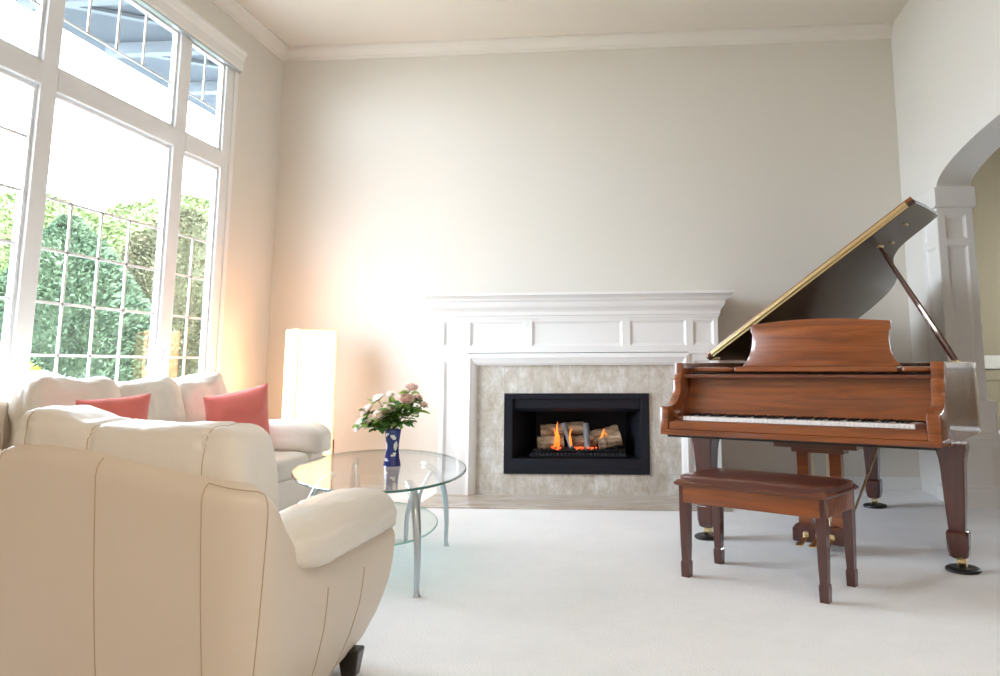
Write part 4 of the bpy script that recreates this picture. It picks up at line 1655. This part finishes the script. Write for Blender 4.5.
# folded front flap lying on top of the lid
b = BM()
pts = [(0.0, 0.625), (1.553, 0.625), (1.55, 1.02), (0.0, 1.02)]
rs = []
for n in (0.027, 0.049):
    rs.append([LP(w, v, n) for w, v in pts])
rings(b, rs)
fix(b)
bmesh.ops.bevel(b, geom=b.edges[:], offset=0.005, segments=3, affect='EDGES', profile=0.5)
new_obj('front_flap', b, M['wood'], lid, True)
b = BM()
prism(b, [LP(0.04, 0.622, 0.003), LP(0.04, 0.616, 0.004), LP(0.04, 0.616, 0.040), LP(0.04, 0.622, 0.041)], eU * 1.47)
fix(b)
new_obj('piano_hinge', b, M['brass'], lid)
b = BM()
prism(b, [LP(0.04, 0.612, 0.014), LP(0.04, 0.606, 0.018), LP(0.04, 0.606, 0.024), LP(0.04, 0.612, 0.028), LP(0.04, 0.618, 0.021)], eU * 1.47)
fix(b)
new_obj('hinge_knuckle', b, M['brass'], lid)
# wood edge strip of the lid under the hinge
for w, v in ((1.42, 0.86), (1.28, 1.02)):
    b = BM()
    c = LP(w, v, -0.006)
    soft(b, c, (0.03, 0.03, 0.018), 2, 6)
    new_obj('brass_knob', b, M['brass'], lid, True)
b = BM()
soft(b, LP(1.22, 0.90, -0.007), (0.05, 0.045, 0.014), 3, 6)
sp = new_obj('prop_socket', b, M['brass'], lid, True)
b = BM()
soft(b, LP(0.03, 0.66, -0.005), (0.05, 0.05, 0.02), 4, 5)
new_obj('lid_hinge', b, M['brass'], lid, True)
b = BM()
soft(b, LP(0.012, 0.615, 0.02), (0.03, 0.02, 0.03), 2.4, 6)
new_obj('flap_hinge_pin', b, M['wood_dark'], lid, True)
# prop stick
b = BM()
A = Vector((1.425, 0.86, ZR + 0.004))
B_ = LP(1.22, 0.90, -0.012)
P = [A.lerp(B_, k / 10) for k in range(11)]
tube(b, P, [0.017, 0.019, 0.0185, 0.018, 0.0175, 0.017, 0.0165, 0.015, 0.014, 0.012, 0.008], 8)
new_obj('lid_prop', b, M['wood_v'], pn, True)
b = BM()
soft(b, A + Vector((0, 0, -0.006)), (0.05, 0.04, 0.02), 4, 5)
new_obj('prop_hinge', b, M['brass'], pn, True)


# legs: flared block, tapering square shaft, spade foot, brass caster
def sq(c, a, z, ch=0.25):
    x, y = c
    k = a * (1 - ch)
    return [(x - k, y - a, z), (x + k, y - a, z), (x + a, y - k, z), (x + a, y + k, z), (x + k, y + a, z), (x - k, y + a, z), (x - a, y + k, z), (x - a, y - k, z)]


def piano_leg(x, y, label, off):
    b = BM()
    prof = [(0.070, 0.612), (0.070, 0.585), (0.066, 0.565), (0.060, 0.54), (0.055, 0.50), (0.052, 0.44), (0.047, 0.34), (0.041, 0.24), (0.038, 0.195)]
    rings(b, [sq((x, y), a, z, 0.12) for a, z in prof])
    fix(b)
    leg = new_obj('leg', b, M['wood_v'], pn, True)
    b = BM()
    prof = [(0.036, 0.197), (0.047, 0.190), (0.051, 0.180), (0.051, 0.172), (0.049, 0.11), (0.042, 0.072), (0.032, 0.064)]
    rings(b, [sq((x, y), a, z, 0.22) for a, z in prof])
    fix(b)
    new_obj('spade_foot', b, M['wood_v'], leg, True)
    b = BM()
    lathe(b, [(0.0001, 0.068), (0.026, 0.068), (0.028, 0.063), (0.024, 0.057), (0.012, 0.054), (0.0001, 0.054)], (x, y, 0), 20)
    box(b, x - 0.021 + off, x - 0.014 + off, y - 0.02, y + 0.02, 0.022, 0.066, 0.002)
    box(b, x + 0.014 + off, x + 0.021 + off, y - 0.02, y + 0.02, 0.022, 0.066, 0.002)
    rs = [[(x + off + s, y + 0.024 * math.cos(t), 0.044 + 0.024 * math.sin(t)) for t in [2 * PI * k / 20 for k in range(20)]] for s in (-0.013, 0.013)]
    rings(b, rs)
    fix(b)
    new_obj('caster', b, M['brass'], leg, True)
    c = Vector((x + off, y, 0))
    c.rotate(Matrix.Rotation(PA, 3, 'Z'))
    b = BM()
    lathe(b, [(0.0001, 0.0), (0.077, 0.0), (0.082, 0.006), (0.080, 0.014), (0.070, 0.020), (0.05, 0.022), (0.03, 0.019), (0.0001, 0.019)], (0, 0, 0), 32)
    o = new_obj('caster_cup', fix(b), M['black'], None, True)
    o.location = (0.061 + c.x, 4.536 + c.y, 0)
    tag(o, label, 'caster cup', 'caster cups under the piano')


piano_leg(0.105, 0.375, 'black caster cup under the left front piano leg, behind the bench', 0)
piano_leg(1.452, 0.365, 'black caster cup under the right front piano leg', 0.01)
piano_leg(0.675, 1.94, 'black caster cup under the rear piano leg near the wall', 0)

# pedal lyre
ly = bpy.data.objects.new('pedal_lyre', None)
COL.objects.link(ly)
ly.parent = pn
b = BM()
box(b, 0.525, 0.985, 0.36, 0.50, 0.545, 0.602, 0.005)
box(b, 0.62, 0.91, 0.38, 0.48, 0.52, 0.545, 0.003)
new_obj('lyre_top', b, M['wood_dark'], ly)
for x in (0.675, 0.855):
    b = BM()
    rings(b, [[(x - w, 0.40, z), (x + w, 0.40, z), (x + w, 0.455, z), (x - w, 0.455, z)] for w, z in ((0.032, 0.535), (0.030, 0.30), (0.034, 0.115))])
    fix(b)
    new_obj('lyre_post', b, M['wood'], ly)
b = BM()
rings(b, [[(0.765 - w, y0, z), (0.765 + w, y0, z), (0.765 + w, 0.49, z), (0.765 - w, 0.49, z)] for w, y0, z in ((0.145, 0.37, 0.045), (0.150, 0.365, 0.05), (0.150, 0.365, 0.115), (0.135, 0.375, 0.135), (0.06, 0.39, 0.14))])
fix(b)
new_obj('pedal_box', b, M['wood_v'], ly)
for x in (0.69, 0.76, 0.83):
    b = BM()
    soft(b, (x, 0.362, 0.085), (0.034, 0.02, 0.036), 3, 6)
    P = catmull([(x, 0.37, 0.08), (x, 0.33, 0.072), (x - 0.004, 0.29, 0.055), (x - 0.006, 0.25, 0.048)], 4)
    rs = []
    for i, p in enumerate(P):
        t = i / (len(P) - 1)
        w = 0.009 + 0.013 * t - (0.012 if i == len(P) - 1 else 0)
        rs.append([(p.x - w, p.y, p.z - 0.004), (p.x + w, p.y, p.z - 0.004), (p.x + w, p.y, p.z + 0.003), (p.x - w, p.y, p.z + 0.003)])
    rings(b, rs)
    fix(b)
    new_obj('pedal', b, M['brass'], ly, True)
for x in (0.72, 0.80):
    b = BM()
    tube(b, [(x, 0.44, 0.13), (x, 0.44, 0.53)], 0.004, 8)
    new_obj('pedal_rod', b, M['brass'], ly, True)
for x in (0.86,):
    b = BM()
    tube(b, [(x, 0.48, 0.06), (x + 0.10, 1.15, 0.62)], 0.007, 8)
    new_obj('lyre_brace', b, M['brass'], ly, True)

# ------------------------------------------------------------------ piano bench
BA = math.atan2(-0.380, 0.572)
bc_ = Vector((0.541, 3.903))
bench = thing('piano_bench', 'cherry wood piano bench with hinged padded brown top before the piano', 'bench', (bc_.x, bc_.y, 0), BA)
HX, HYb = 0.341, 0.16
for sx_ in (-1, 1):
    for sy_k in (-1, 1):
        b = BM()
        cx, cyy = sx_ * HX, sy_k * HYb
        prof = [(0.0225, 0.425), (0.0225, 0.30), (0.020, 0.15), (0.0175, 0.080), (0.0175, 0.076), (0.0205, 0.070), (0.0212, 0.055), (0.0195, 0.0)]
        rings(b, [sq((cx, cyy), a, z, 0.05) for a, z in prof])
        fix(b)
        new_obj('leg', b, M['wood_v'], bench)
b = BM()
box(b, -HX, HX, -HYb - 0.024, -HYb - 0.004, 0.345, 0.425, 0.002)
box(b, -HX, HX, HYb + 0.004, HYb + 0.024, 0.345, 0.425, 0.002)
box(b, -HX - 0.024, -HX - 0.004, -HYb, HYb, 0.345, 0.425, 0.002)
box(b, HX + 0.004, HX + 0.024, -HYb, HYb, 0.345, 0.425, 0.002)
new_obj('apron', b, M['wood'], bench)
b = BM()
prf = [(0.0, 0.425), (0.012, 0.425), (0.02, 0.432), (0.02, 0.440), (0.012, 0.446), (0.006, 0.452), (-0.01, 0.456)]
rings(b, [[(-HX - 0.02 - d, -HYb - 0.02 - d, z), (HX + 0.02 + d, -HYb - 0.02 - d, z), (HX + 0.02 + d, HYb + 0.02 + d, z), (-HX - 0.02 - d, HYb + 0.02 + d, z)] for d, z in prf])
fix(b)
new_obj('seat_lid', b, M['wood_dark'], bench)
b = BM()


def bs(q, P):
    P = P.copy()
    if P.z > 0:
        P.z *= 1.0 + 0.25 * (1 - q.x * q.x) * (1 - q.y * q.y)
    return P


soft(b, (0, 0, 0.455), (2 * HX + 0.070, 2 * HYb + 0.070, 0.038), 9, 16, fn=bs)
new_obj('seat_pad', b, M['seat_leather'] if 'seat_leather' in M else M['wood_v'], bench, True)
